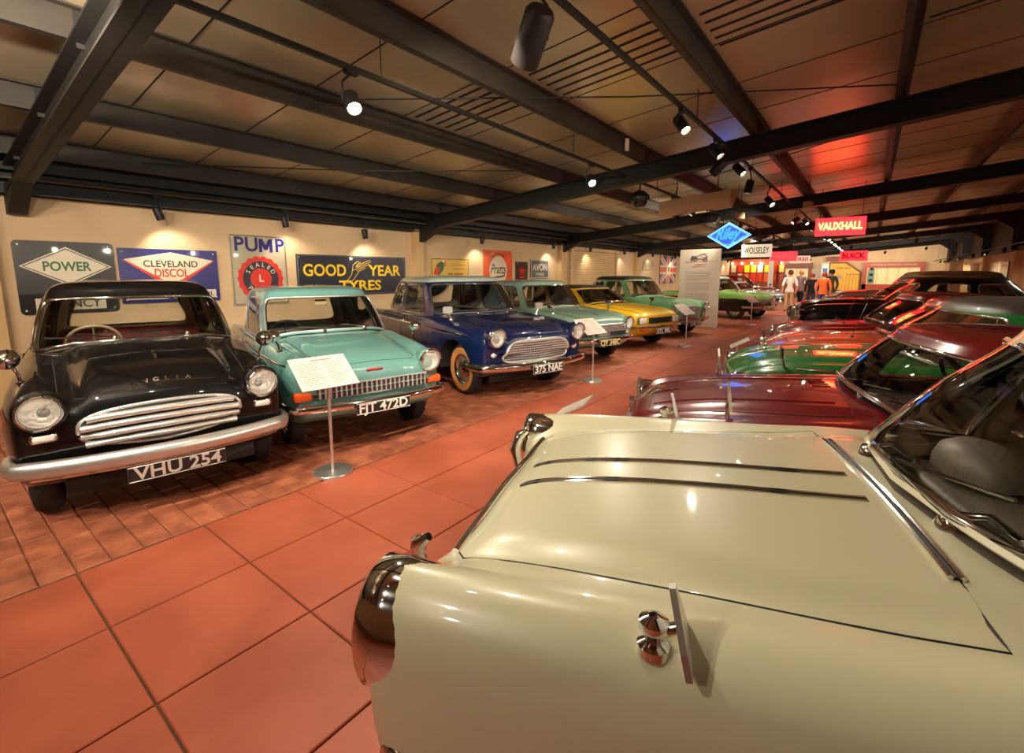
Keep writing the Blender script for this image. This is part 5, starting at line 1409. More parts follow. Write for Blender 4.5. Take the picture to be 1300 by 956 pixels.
MB().tube([M @ Vector(q) for q in ((-.16, -.14, .014), (-.06, -.19, .014), (.06, -.18, .014), (.18, -.12, .014), (.30, -.02, .014))], .010, 6).build('neon_tube', N_BLUE, o)
for s in (-1, 1): MB().tube([(c.x+s*w_*.3, y+.03, c.z+h_*.65), (c.x+s*w_*.3, y+.03, ztop(c.x)+PURL)], .005, 5).build('hanger', BLACKP, o)
# red-lettered box sign
o, M, w_, h_ = hang_sign('neon_sign', 'large red neon box sign with glowing orange capital letters', 1036, 278, 1098, 297, 13.6, N_REDP, .14)
lettering('VAUXHALL', M @ Matrix.Translation((0, 0, .012)), .24, N_REDL, o, .008, .004, fit=w_*.88)
o, M, w_, h_ = hang_sign('hanging_sign', 'cream lit sign with dark green capital letters', 942, 311, 979, 326, 15.6, LITW)
lettering('WOLSELEY', M @ Matrix.Translation((0, 0, .004)), .26, principled('sign_green', srgb(30, 60, 44), .5), o, .003, .004, fit=w_*.84)
o, M, w_, h_ = hang_sign('neon_sign', 'plain glowing red neon sign between the two cream lit signs', 978, 320, 1011, 331, 17.4, N_REDP)
MB().tube([M @ Vector((w_*(-.4+.8*i/24), .05*math.sin(i*1.9), .010)) for i in range(25)], .008, 5).build('neon_tube', N_RED, o)
o, M, w_, h_ = hang_sign('hanging_sign', 'small cream lit sign with red letters', 1003, 325, 1028, 334, 18.2, LITW)
lettering('MORRIS', M @ Matrix.Translation((0, 0, .004)), .18, principled('sign_red', srgb(190, 60, 40), .5), o, .003, .004, fit=w_*.84)
o, M, w_, h_ = hang_sign('neon_sign', 'rounded red neon sign hung before the yellow gate', 1067, 319, 1101, 331, 19.5, N_REDP)
lettering('BUICK', M @ Matrix.Translation((0, 0, .008)), .24, principled('sign_darkred', srgb(90, 10, 14), .5), o, .005, .01, fit=w_*.84)

# ================================================================== TRACKS AND SPOTLIGHTS
GLOW = principled('lamp_glow', (1, .9, .7), .4, emis=(1.0, .82, .55), estr=30.0)
T1X, T2X, T3X = -3.2, -1.66, 3.35
def zt(x): return ztop(x)-.12
def track(x, z, y0, y1, label):
    o = MB().box((x-.018, y0, z-.018), (x+.018, y1, z+.018)).build('light_track', STEELB); setp(o, label, 'track', 'lighting tracks')
    y = y0+.5
    while y < y1:
        MB().tube([(x, y, z), (x, y, ztop(x)+PURL)], .005, 5).build('hanger', BLACKP, o); y += 3.0
track(T1X, zt(T1X), -4.0, 28, 'black lighting track above the left row of cars')
track(T2X, zt(T2X), -4.0, 40, 'black lighting track above the aisle')
track(T3X, 2.45, -4.0, 44, 'black lighting track along the right wall')
def spotlight(pos, aim, label, group, power=1.0, size=(.055, .20), angle=75, blend=.6, lit=True, rail=None, radius=.03):
    """cylinder spotlight on a bracket: the lamp hangs at pos and shines at aim"""
    p = Vector(pos); d = (Vector(aim)-p).normalized(); r, L = size
    e = empty('spotlight', p, 0, label, 'spotlight', group)
    M = frame(Vector((0, 0, 0)), d.orthogonal(), d.cross(d.orthogonal()))      # local z = d
    MB().lathe([(0, -L*.5), (r*.8, -L*.5), (r, -L*.42), (r, L*.5), (r*.86, L*.5), (r*.80, L*.3)], 20, M).build('lamp_can', STEELB, e)
    MB().lathe([(r*.82, L*.34), (0, L*.36)], 18, M).build('lamp_lens', GLOW if lit else SATIN, e)
    top = Vector((0, 0, (rail-.018-p.z) if rail else .2))
    s = d.cross(Vector((0, 0, 1)));  s = s.normalized() if s.length > .05 else Vector((1, 0, 0))
    MB().tube([s*(r+.008), s*(r+.008)+top*.6, top*.9, top], .010, 6).box((-.022, -.05, top.z-.03), (.022, .05, top.z)).build('bracket', STEELB, e)
    if lit:
        li = bpy.data.lights.new('spot_beam', 'SPOT'); li.energy = LAMP_W*power; li.color = WARM; li.spot_size = math.radians(angle); li.spot_blend = blend; li.shadow_soft_size = radius
        lo = bpy.data.objects.new('spot_beam', li); C.objects.link(lo); lo.parent = e
        lo.location = d*(L*.5+.01); lo.rotation_euler = d.to_track_quat('-Z', 'Y').to_euler()
    return e
g1 = 'spotlights on the left track'; g2 = 'spotlights on the aisle track'; g3 = 'spotlights on the right wall track'; g4 = 'spotlights washing the sign wall'
# the two lamps whose faces the photograph shows burning
b1 = on_x(447, 130, T1X)
spotlight(b1, (-1.2, 1.6, .4), 'spotlight on the left track that shines towards the ivory saloon', g1, 1.6, (.06, .16), 95, rail=zt(T1X))
b2 = on_x(750, 229, T1X)
spotlight(b2, (-1.0, 4.2, .4), 'spotlight by the first rafter that shines across the aisle', g1, 1.3, (.06, .16), 90, rail=zt(T1X))
LB1 = 'added black cylinder spotlight on the left track pointing at the left row of cars'
for y, ay, pw in ((-1.6, 1.0, 1.7), (0, 2.7, 2.2), (9.35, 7.9, 1.8), (10.7, 9.6, 1.7), (12.7, 12.0, 1.7), (15.2, 17.6, 1.7), (18.0, 18.6, 2), (21.0, 22.5, 2), (24.5, 25.0, 2)):  # lamps added to brighten the left row, the nearest out of view
    spotlight((T1X, y, zt(T1X)-.16), (-4.6, ay, .7), LB1, g1, pw, angle=95, rail=zt(T1X))
for y, ay, pw in ((-2.4, 1.3, 2.8), (-.8, 3.4, 2.8), (.3, 5.2, 2.8), (11.7, 11.6, 2.2), (14.0, 15, 2.2), (16.4, 17.5, 2.2), (19.4, 20.4, 2.4), (22.6, 23.5, 2.4), (26, 27, 2.4)):  # wide lamps added to even out the light on the sign wall
    spotlight((T1X, y, zt(T1X)-.16), (XW, ay, 1.7), 'added black cylinder spotlight on the left track pointing at the wall of signs', g1, pw, angle=125, blend=1.0, rail=zt(T1X))
bb = on_x(676, 47, T2X)
spotlight(bb, (-4.4, 4.0, .4), 'large black cylinder spotlight close above the aisle', g2, 2.6, (.085, .30), 95, rail=zt(T2X))
for (u, v), aim, pw in (((912, 213), (-4.2, 6.8, .6), 2.2), ((951, 237), (-2.2, 8.4, 0), 1.3), ((977, 256), (.2, 9.2, .6), 1.3), ((1010, 280), (-3.9, 12.6, .6), 1.3)):
    spotlight(on_x(u, v, T2X), aim, 'black spotlight on the aisle track near the beige heater box', g2, pw, (.06, .2), 90, rail=zt(T2X))
for y, aim, pw in ((-2.6, (.2, .2, .8), 1.15), (-1.9, (-4.6, 1.0, .6), 2.4), (-1.1, (.0, 1.3, .8), 1.15), (-.4, (-4.6, 2.8, .7), 2.4), (.5, (-2.4, 1.6, 0), 1.15), (1.2, (.3, 1.9, .9), 1.15), (1.9, (-4.8, 5.2, .8), 2.6), (5.0, (.0, 4.2, .8), 2.6), (6.3, (.3, 6.0, .8), 1.4),
               (7.6, (.4, 7.0, .8), 1.3), (16.2, (.2, 14.6, .8), 1.5), (18.4, (-2.6, 17.6, 0), 1.5), (20.4, (-1.8, 22.0, .8), 2), (23.5, (-2.2, 22.6, 1.0), 2)):  # lamps added to light both rows; the nearest hang out of view
    spotlight((T2X, y, zt(T2X)-.16), aim, 'added black cylinder spotlight on the aisle track over the gap between the rows', g2, pw, angle=90, rail=zt(T2X))
for k in range(8):                                                      # string of small lamps far along the aisle track
    y = 25.5+1.9*k
    spotlight((T2X, y, zt(T2X)-.12), (T2X-.6 if k % 2 else T2X+.8, y-2.2, 0), 'small bright spotlight in the far string on the aisle track', g2, 2.6, (.06, .12), 100, rail=zt(T2X))
for y, aim in ((1.9, (.0, 2.9, .8)), (4.2, (-.2, 3.6, .8)), (6.6, (-.1, 5.4, .8))):  # unseen lamps added to brighten the maroon and green coupes
    spotlight((T3X, y, 2.45-.14), aim, 'added small spotlight on the track along the right wall', g3, 1.9, (.05, .13), 95, rail=2.45)
for k, y in enumerate((.5, 3.0, 5.5, 8.0, 10.5, 13.0, 16.0, 19.0, 22.0, 25.0, 28.0, 32.0, 36.0, 40.0)):
    spotlight((T3X, y, 2.45-.14), ((1.6, y-.3, .9) if k % 2 else (XR-.1, y+1.0, .6)), 'added small spotlight on the track along the right wall', g3, (.8 if y < 15 else 1.3), (.05, .13), 100, rail=2.45)
for (u, v) in ((201, 271), (463, 297), (612, 305), (703, 312)):
    q = on_x(u, v, XW+.30)
    spotlight(q, (XW+.08, q.y+(.5 if u < 600 else .2), .9), 'black spotlight under the eaves washing the enamel signs', g4, .35, (.05, .17), 120, rail=2.62)
for y in (4.0, 14.6, 17.4, 20.4, 23.4, 26.5, 30, 34, 38, 42, -.8):
    spotlight((XW+.30, y, 2.40), (XW+.08, y+.4, .9), 'black spotlight under the eaves washing the bare wall', g4, .35, (.05, .17), 120, rail=2.62)

for x in (-6.4, -3.9, -1.0, .6, 2.8):                                   # floods added on the last rafter to brighten the shop fronts
    spotlight((x, 43.1, ztop(x)-.26-.2), (x, Y1, 1.6), 'added spotlight on the last rafter shining at the shop fronts', 'added floods on the last rafter', 3.6, (.07, .2), 120, rail=ztop(x)-.27)
for x, y in ((-5.2, 30.9), (-1.0, 30.9), (1.6, 30.9)):  # floods added to lift the dark far half of the hall
    spotlight((x, y, ztop(x)-.26-.2), (x, y+6, .3), 'added spotlight on a far rafter shining down the hall', 'added floods on the far rafters', 4, (.07, .2), 120, rail=ztop(x)-.27)
for x, y in ((-3.9, 18.95), (-2.3, 18.95)):  # pair of lamps added to brighten the visitors
    spotlight((x, y, ztop(x)-.26-.2), (-2.3, 22.3, 1.0), 'added spotlight on the fourth rafter shining at the visitors', 'added floods on the far rafters', 2.6, (.06, .18), 80, rail=ztop(x)-.27)
spotlight((T2X, 11.6, zt(T2X)-.16), (-4.05, 14.4, 1.3), 'added spotlight on the aisle track shining at the tall display board', g2, 2.6, angle=70, rail=zt(T2X))  # lamp added to brighten the face of the board

spotlight((T2X, 1.55, zt(T2X)-.16), (-2.7, 8.6, 2.75), 'added spotlight on the aisle track shining along it at the beige heater', g2, 2.4, angle=30, rail=zt(T2X))  # out-of-view lamp added to brighten the heater casing

# ================================================================== THINGS HUNG UNDER THE ROOF
a = on_y(838, 252, 8.6); b = on_y(928, 245, 8.6)
x0, x1, z1, z0 = a.x, b.x, on_y(880, 238, 8.6).z, on_y(850, 274, 8.6).z
BEIGE = noisy('beige_box', srgb(206, 170, 128), srgb(214, 178, 136), 2, .6)
hx = MB(); pr = [(0, 0), (.16, -.02), (.34, .10), (.34, .24), (.0, .24), (-.02, .10)]
v = [(x0, 8.6+p[0], z0+p[1]+.02) for p in pr]+[(x1, 8.6+p[0], z0+p[1]+.12) for p in pr]; n = len(pr)
hx.add(v, [tuple(range(n)), tuple(range(n, 2*n))[::-1]]+[(i, n+i, n+(i+1) % n, (i+1) % n) for i in range(n)])
hx = hx.build('heater_box', BEIGE); setp(hx, 'long beige heater casing hung below the first rafter', 'heater')
for x in (x0+.25, x1-.25): MB().tube([(x, 8.75, z0+.3), (x, 8.75, ztop(x)+PURL)], .008, 6).build('hanger', BLACKP, hx)
MB().tube([(x0+.2, 8.7, z0+.27), (x0+.24, 8.7, z0+.40), (x0+.3, 8.65, z0+.48)], .008, 6).build('power_lead', BLACKP, hx)
q = on_y(812, 253, 8.2)
db = empty('dome_camera', q, 0, 'black glossy dome camera hanging beside the beige heater', 'camera')
MB().lathe([(.0, -.16), (.07, -.145), (.12, -.10), (.15, -.04), (.155, 0), (.15, .03)], 28).build('dome', principled('dome_gloss', (.01, .01, .01), .06, 0, 1), db)
MB().lathe([(.165, -.01), (.175, .03), (.16, .07), (.09, .13), (.03, .16), (0, .165)], 28).build('housing', BLACKP, db)
MB().tube([(0, 0, .14), (0, 0, ztop(q.x)+PURL-q.z-.012)], .016, 8).build('stem', BLACKP, db)
for (u, v, y) in ((1026, 260, 12.2), (940, 274, 12.0)):
    q = on_y(u, v, y); s = empty('sensor_box', q, .4, 'small pale cube sensor hung under the second rafter', 'sensor', 'sensor boxes under the roof')
    MB().rbox((-.09, -.05, -.07), (.09, .05, .07), .012, 1).build('case', BEIGE, s); MB().tube([(0, 0, .07), (0, 0, ztop(q.x)+PURL-q.z-.012)], .008, 6).build('stem', BLACKP, s)
q = on_x(796, 184, -2.87+.05)
s = empty('smoke_detector', q, 0, 'small white cylinder detector on a purlin above the heater', 'detector'); MB().lathe([(0, -.08), (.03, -.075), (.03, .08), (0, .085)], 14).build('case', WHITE_CARD, s); MB().tube([(0, 0, .08), (0, 0, ztop(q.x)+PURL-q.z-.012)], .006, 6).build('stem', BLACKP, s)

# ================================================================== INFORMATION STANDS
PRINT = principled('printed_grey', srgb(150, 136, 122), .7); PRINTR = principled('printed_red', srgb(196, 110, 92), .7)
def info_stand(x, y, yaw, label, h=.72, tilt=.62, w=.44, d=.34):
    """weighted steel base, slim pole, tilted white card"""
    e = empty('information_stand', (x, y, 0), yaw, label, 'stand', 'information stands')
    MB().lathe([(0, 0), (.150, 0), (.152, .012), (.145, .022), (.03, .026), (.014, .03), (0, .03)], 36).build('base', SATIN, e)
    MB().tube([(0, 0, .02), (0, 0, h)], .0125, 12).build('pole', SATIN, e)
    M = Matrix.Translation((0, 0, h+.03)) @ Matrix.Rotation(PI/2, 4, 'Z') @ Matrix.Rotation(tilt, 4, 'X')    # card x across, y up the slope
    c = MB().prism([(-w/2, -.09), (w/2, -.09), (w/2, d-.09), (-w/2, d-.09)], .008, M).build('card', WHITE_CARD, e)
    t = MB()
    for cx in (-.10, .10):
        for k in range(11):
            ln = .16 if k % 5 != 4 else .09
            t.prism([(cx-.08, .175-.022*k), (cx-.08+ln, .175-.022*k), (cx-.08+ln, .181-.022*k), (cx-.08, .181-.022*k)], .0006, M @ Matrix.Translation((0, 0, .008)))
    t.build('printed_text', PRINT, c)
    MB().prism([(-.06, .205), (.10, .205), (.10, .216), (-.06, .216)], .0006, M @ Matrix.Translation((0, 0, .008))).build('printed_heading', PRINTR, c)
    return e
info_stand(-3.25, 1.93, -.14, 'steel stand with white card in front of the turquoise saloon')
info_stand(-3.12, 6.03, -.2, 'steel stand with white card in front of the navy saloon')
info_stand(-3.07, 10.2, -.2, 'steel stand with white card in front of the yellow coupe')
info_stand(-2.85, 15.9, -.4, 'steel stand with white card beside the tall white display board')
for (u, v), lb in (((936, 436), 'steel stand with white card in front of the racing green coupe'), ((1002, 392), 'steel stand with white card in front of the ruby red coupe'), ((722, 518), 'steel stand with white card in front of the ivory saloon')):
    q = on_z(u, v, .66); info_stand(q.x, q.y, PI+.25, lb, .62, .5, .30, .24)
# tall display board
x0, x1 = -4.62, -3.47; yb = 14.4
bd = empty('display_board', ((x0+x1)/2, yb, 0), 0, 'tall white display board with a vintage car drawing and red script', 'board')
wb_ = (x1-x0)/2
MB().box((-wb_, -.02, .0), (wb_, .02, 2.27)).build('panel', noisy('board_white', srgb(214, 200, 182), srgb(222, 208, 190), 1, .7), bd)
M = frame(Vector((0, -.0205, 0)), (1, 0, 0), (0, 0, 1))
MB().box((-wb_, -.22, 0), (-wb_+.04, .22, .03)).box((wb_-.04, -.22, 0), (wb_, .22, .03)).build('foot', SATIN, bd)
INK = principled('ink', srgb(40, 34, 34), .7); REDINK = principled('red_ink', srgb(188, 60, 56), .7)
dr = MB()
for pts, r in (([(-.20, 2.02), (-.16, 2.06), (-.05, 2.07), (.0, 2.10), (.14, 2.12), (.18, 2.06), (.22, 2.04)], .008), ([(-.22, 2.0), (.20, 1.97)], .010), ([(.0, 2.1), (.04, 2.04), (.20, 2.03)], .006), ([(-.21, 2.08), (-.21, 1.98)], .014), ([(.02, 2.13), (.16, 2.145), (.22, 2.12)], .004)):
    dr.tube([M @ Vector((x, z, .001)) for x, z in pts], r, 5)
for cx, cy in ((-.12, 1.985), (.15, 1.965), (-.2, 2.0)):
    dr.tube([M @ Vector((cx+.05*math.cos(a), cy+.05*math.sin(a), .001)) for a in np.linspace(0, 2*PI, 18, endpoint=False)], .009, 5, closed=True)
dr.build('car_drawing', INK, bd)
sc = MB()
for zz, xa, xb in ((1.90, -.42, .40), (1.82, -.16, .20), (1.76, -.22, .16)):
    n = 26; sc.tube([M @ Vector((xa+(xb-xa)*i/n, zz+.018*math.sin(i*2.1)+.02*i/n, .001)) for i in range(n+1)], .006, 5)
sc.build('script_text', REDINK, bd)
tx = MB()
for k in range(26):
    if k in (6, 13, 20): continue
    zz = 1.60-.045*k; tx.prism([(-.38, zz), (.30 if k % 7 != 5 else .02, zz), (.30 if k % 7 != 5 else .02, zz+.010), (-.38, zz+.010)], .001, M)
tx.build('printed_text', PRINT, bd)

# ================================================================== FAR END: shop fronts, gate and cabinets
YF = Y1-.02
RED_WOOD = noisy('red_shop_paint', srgb(158, 58, 26), srgb(172, 68, 32), 3, .45); BROWN_WOOD = noisy('brown_shop_paint', srgb(112, 54, 28), srgb(130, 64, 34), 3, .5)
CREAMW = principled('cream_joinery', srgb(220, 186, 120), .5); YELLOW_G = noisy('gate_yellow', srgb(206, 156, 48), srgb(218, 168, 58), 2, .55)
LITROOM = principled('lit_shop_interior', srgb(220, 190, 130), .6, emis=(1, .76, .42), estr=.5)
def fx(u): return on_y(u, 350, YF-.3).x
def fz(v): return on_y(1107, v, YF-.3).z
def shop(name, label, u0, u1, vt, wv, fascia, text, mat, n):
    e = empty(name, ((fx(u0)+fx(u1))/2, YF-.3, 0), 0, label, 'shop front'); w = (fx(u1)-fx(u0))/2; zt_ = fz(vt)
    MB().box((-w, 0, 0), (-w+.25, .3, zt_)).box((w-.25, 0, 0), (w, .3, zt_)).box((-w, 0, 0), (w, .3, .75)).build('frame', mat, e)
    f = MB().box((-w, -.06, zt_-fascia), (w, .3, zt_)).build('fascia', mat, e)
    if text: lettering(text, frame(Vector((0, -.065, zt_-fascia/2)), (1, 0, 0), (0, 0, 1)), .2, E_CREAM, f, .003, .002, fit=w*1.5)
    MB().box((-w+.25, .22, .75), (w-.25, .28, zt_-fascia)).build('shop_interior', LITROOM, e)
    for k in range(n+1):
        x = -w+.25+(2*w-.5)*k/n; MB().box((x-.03, .05, .75), (x+.03, .14, zt_-fascia)).build('mullion', CREAMW, e)
        if k < n: MB().box((x+.03, .09, .75), (x+(2*w-.5)/n-.03, .1, zt_-fascia)).build('pane', GLASS, e)
    return e, w, zt_
e, w, z_ = shop('shop_front', 'red painted shop front with lettering about cycle and motor repairs', 1095, 1173, 333, 0, .42, 'CYCLES & MOTORS REPAIRS', RED_WOOD, 5)
MB().box((-w+.32, .15, .8), (-w+.75, .2, z_-.5)).build('poster', principled('poster_teal', srgb(150, 180, 170), .5), e)
for k in range(3): MB().box((-w+.42, .145, .95+.45*k), (-w+.65, .15, 1.15+.45*k)).build('poster_mark', INK, e)
e, w, z_ = shop('shop_front', 'brown shop front with a lit window behind the visitors', 979, 1030, 333, 0, .45, None, BROWN_WOOD, 3)
MB().box((-w+.3, .0, .75), (-w+1.2, .05, 1.5)).build('poster', principled('poster_blue', srgb(50, 50, 140), .5), e)
# yellow boarded gate with cut corners, beside a half open grey leaf
e = empty('boarded_gate', (fx(1074), YF-.3, 0), 0, 'yellow boarded garage gate with cut upper corner', 'gate')
x0, x1, zt_ = fx(1053)-fx(1074), fx(1092)-fx(1074), fz(333)
nb = 9
for k in range(nb):
    a_ = x0+(x1-x0)*k/nb; b_ = x0+(x1-x0)*(k+1)/nb-.012
    za = zt_-max(0, (a_-(x1-1.0)))*.75; zb2 = zt_-max(0, (b_-(x1-1.0)))*.75
    MB().hexa([(a_, 0, 0), (b_, 0, 0), (b_, .06, 0), (a_, .06, 0), (a_, 0, za), (b_, 0, zb2), (b_, .06, zb2), (a_, .06, za)]).build('board', YELLOW_G, e)
MB().tube([(-.7+.9*i/18, -.01, zt_-.45+.05*math.sin(i*2.0)) for i in range(19)], .018, 5).build('painted_script', INK, e)
for x in (.1, .28, .46, .64, .82): MB().box((x-.05, -.006, zt_-.98), (x+.05, -.001, zt_-.92)).build('painted_mark', INK, e)
MB().prism(circle(.2, 6), .004, frame(Vector((-.45, -.006, zt_-1.15)), (1, 0, 0), (0, 0, 1))).build('badge', principled('gate_badge', srgb(150, 140, 120), .5), e)
MB().tube([(x0, -.03, zt_), (x1-1.0, -.03, zt_), (x1, -.03, zt_-.75), (x1, -.03, 0)], .06, 6).build('gate_frame', BROWN_WOOD, e)
e = empty('boarded_gate', (fx(1043), YF-.3, 0), 0, 'grey boarded garage gate leaf standing beside the yellow gate', 'gate')
x0, x1 = fx(1030)-fx(1043), fx(1052)-fx(1043)
for k in range(6):
    a_ = x0+(x1-x0)*k/6; b_ = x0+(x1-x0)*(k+1)/6-.012
    za = zt_-max(0, (x0+.9)-a_)*.6; zb2 = zt_-max(0, (x0+.9)-b_)*.6
    MB().hexa([(a_, 0, 0), (b_, 0, 0), (b_, .06, 0), (a_, .06, 0), (a_, 0, za), (b_, 0, zb2), (b_, .06, zb2), (a_, .06, za)]).build('board', noisy('gate_grey', srgb(160, 142, 124), srgb(172, 154, 136), 2, .6), e)
MB().box((x1-.55, -.01, zt_-1.0), (x1-.02, -.004, zt_-.05)).build('poster', principled('poster_white', srgb(226, 222, 214), .6), e)
MB().box((x1-.45, -.016, zt_-.75), (x1-.12, -.010, zt_-.45)).build('poster_print', principled('poster_blue2', srgb(60, 120, 180), .6), e)
# panel strip above the gate
o = MB().box((fx(1047), YF-.34, fz(331)), (fx(1066), YF-.28, fz(325))).build('wall_panel', BROWN_WOOD); setp(o, 'dark picture panel mounted above the grey gate', 'panel')
# display cabinets with lamps at the dark left end
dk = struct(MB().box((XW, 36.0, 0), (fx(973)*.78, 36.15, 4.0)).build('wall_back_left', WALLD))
e = empty('display_cabinet', (-6.3, 35.7, 0), 0, 'lit red and gold display cabinet on the dark back wall', 'cabinet')
MB().box((-1.7, 0, 0), (1.7, .3, 1.0)).build('base', BROWN_WOOD, e); MB().box((-1.7, .25, 1.0), (1.7, .3, 2.4)).build('back', RED_WOOD, e); MB().box((-1.75, -.02, 2.4), (1.75, .32, 2.55)).build('canopy', RED_WOOD, e)
rr = random.Random(5)
for k in range(8):
    x = -1.6+.42*k; m_ = rr.choice((E_RED, E_YEL, E_CREAM, E_ORANGE, RED_WOOD))
    MB().box((x, .08, 1.02), (x+.3, .22, 1.6)).build('model_box', m_, e); MB().box((x, .1, 1.68), (x+.3, .22, 2.15)).build('model_box', rr.choice((E_RED, E_YEL, E_CREAM, E_ORANGE)), e)
MB().box((-1.7, .02, 1.62), (1.7, .25, 1.66)).build('shelf', BROWN_WOOD, e)
for k in range(6): MB().lathe([(0, -.07), (.05, -.05), (.07, 0), (.05, .05), (0, .07)], 12, Matrix.Translation((-1.5+.6*k, -.1, 2.28))).build('bulb', GLOW, e)
li = bpy.data.lights.new('cabinet_glow', 'POINT'); li.energy = 40; li.color = WARM; li.shadow_soft_size = .2; lo = bpy.data.objects.new('cabinet_glow', li); C.objects.link(lo); lo.parent = e; lo.location = (0, -.5, 2.1)
o = MB().box((fx(975)*.72, 34.0, 0), (fx(975)*.72+.28, 34.28, 3.0)).build('column', principled('white_column', srgb(196, 184, 170), .6)); setp(o, 'white square column before the brown shop front', 'column')
# doors and boards on the right wall
for k, (y, wd, m_) in enumerate(((26.8, .9, E_DARKB), (29.2, .8, E_CREAM), (33.5, .8, BROWN_WOOD), (39, .9, RED_WOOD))):
    struct(MB().box((XR-.04, y, .0), (XR, y+wd*1.6, 2.05)).build('door_%d' % (k+2), m_))

# ================================================================== VISITORS
def person(loc, yaw, h, shirt, legs, hair, label, arms='down', stride=.0, sleeve=.5, lean=0.0, trousers_to=.47):
    """standing figure: one skinned body; hair is a part of its own"""
    H = h; e = empty('person', loc, yaw, label, 'person', 'visitors standing in the aisle')
    J = {}
    def j(n, x, y, z, r, r2=None): J[n] = ((x*H, y*H, z*H), (r*H, (r2 or r)*H))
    j('pelvis', 0, 0, .52, .075, .062); j('waist', lean*.3, 0, .60, .070, .055); j('chest', lean*.6, 0, .72, .088, .062); j('shc', lean*.9, 0, .80, .062, .05); j('neck', lean, 0, .845, .030); j('head', lean+.012, 0, .905, .050, .060); j('crown', lean+.004, 0, .955, .042, .05)
    for s, n in ((1, 'l'), (-1, 'r')):
        j(n+'hip', 0, s*.05, .49, .056); j(n+'knee', .012+stride*s*.06, s*.058, .28, .036); j(n+'ankle', -.01+stride*s*.09, s*.062, .05, .026); j(n+'toe', .075+stride*s*.09, s*.072, .018, .020)
        j(n+'sh', lean*.9, s*.105, .79, .036)
        if arms == 'down' or (arms == 'mixed' and s < 0):
            j(n+'elb', -.02+lean*.7, s*.145, .625, .028); j(n+'wri', .03+lean*.5, s*.14, .485, .019); j(n+'hand', .045+lean*.5, s*.135, .435, .022, .012)
        else:
            j(n+'elb', .0, s*.15, .64, .028); j(n+'wri', .11, s*.08, .60, .019); j(n+'hand', .15, s*.05, .605, .022, .014)
    E_ = [('pelvis', 'waist'), ('waist', 'chest'), ('chest', 'shc'), ('shc', 'neck'), ('neck', 'head'), ('head', 'crown')]
    for n in 'lr': E_ += [('pelvis', n+'hip'), (n+'hip', n+'knee'), (n+'knee', n+'ankle'), (n+'ankle', n+'toe'), ('shc', n+'sh'), (n+'sh', n+'elb'), (n+'elb', n+'wri'), (n+'wri', n+'hand')]
    names = list(J); me = bpy.data.meshes.new('body'); me.from_pydata([J[n][0] for n in names], [(names.index(a), names.index(b)) for a, b in E_], [])
    o = bpy.data.objects.new('body', me); C.objects.link(o)
    sk = o.modifiers.new('skin', 'SKIN'); sb = o.modifiers.new('sub', 'SUBSURF'); sb.levels = 2
    for i, n in enumerate(names): me.skin_vertices[0].data[i].radius = J[n][1]
    me.skin_vertices[0].data[names.index('pelvis')].use_root = True
    bpy.context.view_layer.update(); dg = bpy.context.evaluated_depsgraph_get()
    m2 = bpy.data.meshes.new_from_object(o.evaluated_get(dg)); bpy.data.objects.remove(o)
    skin = principled('skin', srgb(206, 140, 104), .55); shoe = principled('shoe', srgb(48, 36, 30), .5)
    for m_ in (skin, shirt, legs, shoe): m2.materials.append(m_)
    for p in m2.polygons:
        c = p.center/H; p.use_smooth = True
        arm = abs(c.y) > .115 or (c.x > .07 and c.z > .5)
        if c.z < .045: k = 3
        elif c.z < trousers_to and not (arm and c.z > .40): k = 2
        elif c.z > .825: k = 0
        elif arm and c.z < .80-.32*sleeve: k = 0
        else: k = 1
        p.material_index = k
    b = link('body', m2, None, e)
    M = Matrix.Translation(((lean-.004)*H, 0, .93*H)) @ Matrix.Diagonal((.062*H, .056*H, .062*H, 1))
    MB().lathe([(.95, -.55), (1.02, -.1), (.95, .35), (.7, .75), (.35, .96), (0, 1.02)], 16, M @ Matrix.Rotation(-.35, 4, 'Y')).build('hair', hair, e)
    hd = Vector((lean*H, 0, .905*H))
    MB().lathe([(.008*H, 0), (.005*H, .012*H), (0, .016*H)], 8, Matrix.Translation(hd+Vector((.058*H, 0, -.004*H))) @ Matrix.Rotation(PI/2, 4, 'Y')).build('nose', skin, e)
    eyes = MB()
    for s in (1, -1): eyes.lathe([(.006*H, 0), (0, .004*H)], 8, Matrix.Translation(hd+Vector((.056*H, s*.020*H, .012*H))) @ Matrix.Rotation(PI/2, 4, 'Y'))
    eyes.tube([hd+Vector((.054*H, -.014*H, -.024*H)), hd+Vector((.058*H, 0, -.026*H)), hd+Vector((.054*H, .014*H, -.024*H))], .003*H, 5).build('face_features', principled('eye_dark', srgb(70, 40, 34), .5), e)
    ears = MB()
    for s in (1, -1): ears.lathe([(.012*H, 0), (.012*H, .005*H), (0, .008*H)], 8, Matrix.Translation(hd+Vector((0, s*.054*H, .0))) @ Matrix.Rotation(-s*PI/2, 4, 'X'))
    ears.build('ears', skin, e)
    fg = MB()                                                              # fingers, each a short tapered chain
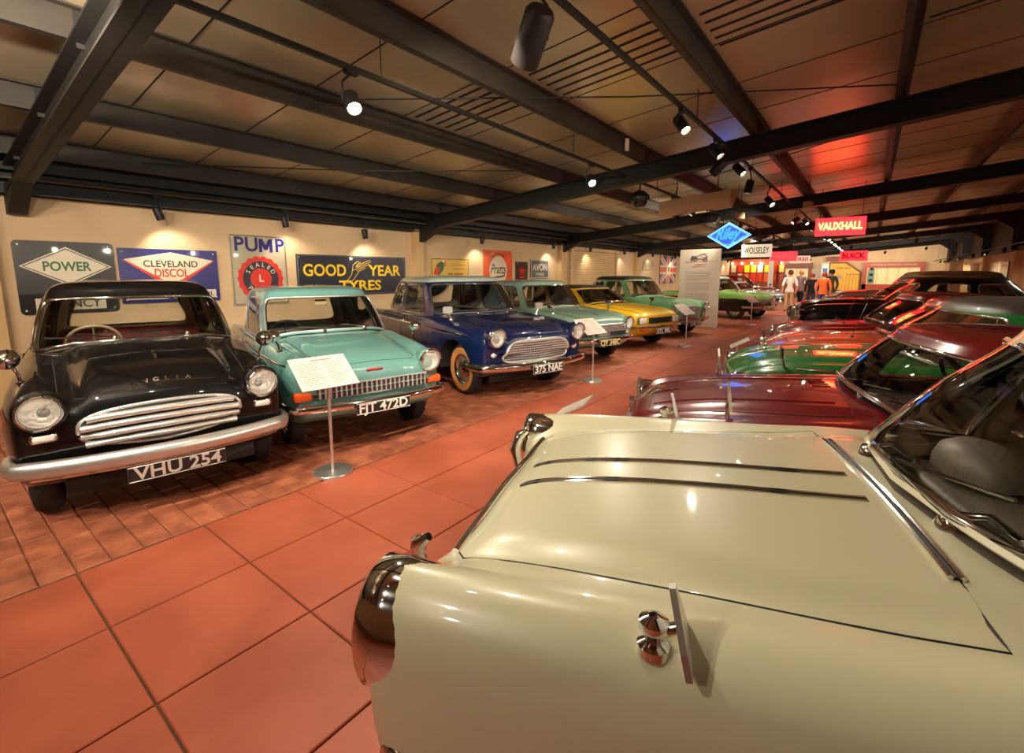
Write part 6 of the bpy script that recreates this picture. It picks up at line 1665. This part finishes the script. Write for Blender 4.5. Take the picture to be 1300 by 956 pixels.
    for n in 'lr':
        w_ = Vector(J[n+'wri'][0]); h_ = Vector(J[n+'hand'][0]); d = (h_-w_).normalized(); sd = Vector((1, 0, 0)) if abs(d.x) < .7 else Vector((0, 1, 0))
        for k in range(4):
            b0 = h_+sd*(k-1.5)*.009*H; fg.tube([b0, b0+d*.022*H, b0+d*(.036+.004*(k in (1, 2)))*H+Vector((.006*H, 0, 0))], [.0052*H, .0048*H, .0034*H], 6)
        t0 = h_-d*.012*H+sd*.016*H; fg.tube([t0, t0+sd*.012*H+d*.012*H, t0+sd*.014*H+d*.026*H], [.006*H, .0055*H, .004*H], 6)
    fg.build('fingers', skin, e)
    return e
cloth = lambda n, c: noisy('cloth_'+n, tuple(x*.85 for x in c), c, 14, .85)
GREYH = principled('hair_grey', srgb(150, 128, 104), .7); BRH = principled('hair_brown', srgb(84, 44, 26), .7); BALD = principled('hair_thin', srgb(190, 140, 110), .6); REDH = principled('hair_auburn', srgb(140, 62, 34), .6); DKH = principled('hair_dark', srgb(34, 26, 22), .6)
def stand_at(u, v): q = on_z(u, v); return (q.x, q.y, 0)
person(stand_at(1000, 396), 1.75, 1.74, cloth('white', srgb(222, 216, 206)), cloth('beige', srgb(188, 150, 104)), BRH, 'person in a white short-sleeved shirt and beige trousers, back turned', sleeve=.55)
person(stand_at(1014, 394), 1.2, 1.76, cloth('check', srgb(150, 126, 122)), cloth('darkblue', srgb(28, 30, 44)), BALD, 'person in a grey checked shirt and dark trousers', 'mixed', stride=1.2, sleeve=.6)
q = on_y(1028, 392, 23.2); person((q.x, 23.2, 0), 1.9, 1.62, cloth('black', srgb(26, 24, 26)), cloth('jeans', srgb(46, 56, 88)), REDH, 'person in a black top half hidden behind the orange shirt', sleeve=.9)
q = on_y(1043, 392, 21.6); person((q.x, 21.6, 0), 1.55, 1.66, cloth('orange', srgb(232, 100, 30)), cloth('jeans2', srgb(50, 62, 100)), REDH, 'person in an orange shirt and blue jeans, back turned', 'down', sleeve=.6, lean=.01)
q = on_y(1052, 392, 24.2); person((q.x, 24.2, 0), 2.2, 1.78, cloth('greengrey', srgb(70, 78, 70)), cloth('khaki', srgb(150, 130, 70)), DKH, 'dark-haired person in a green-grey top behind the orange shirt', sleeve=.9)
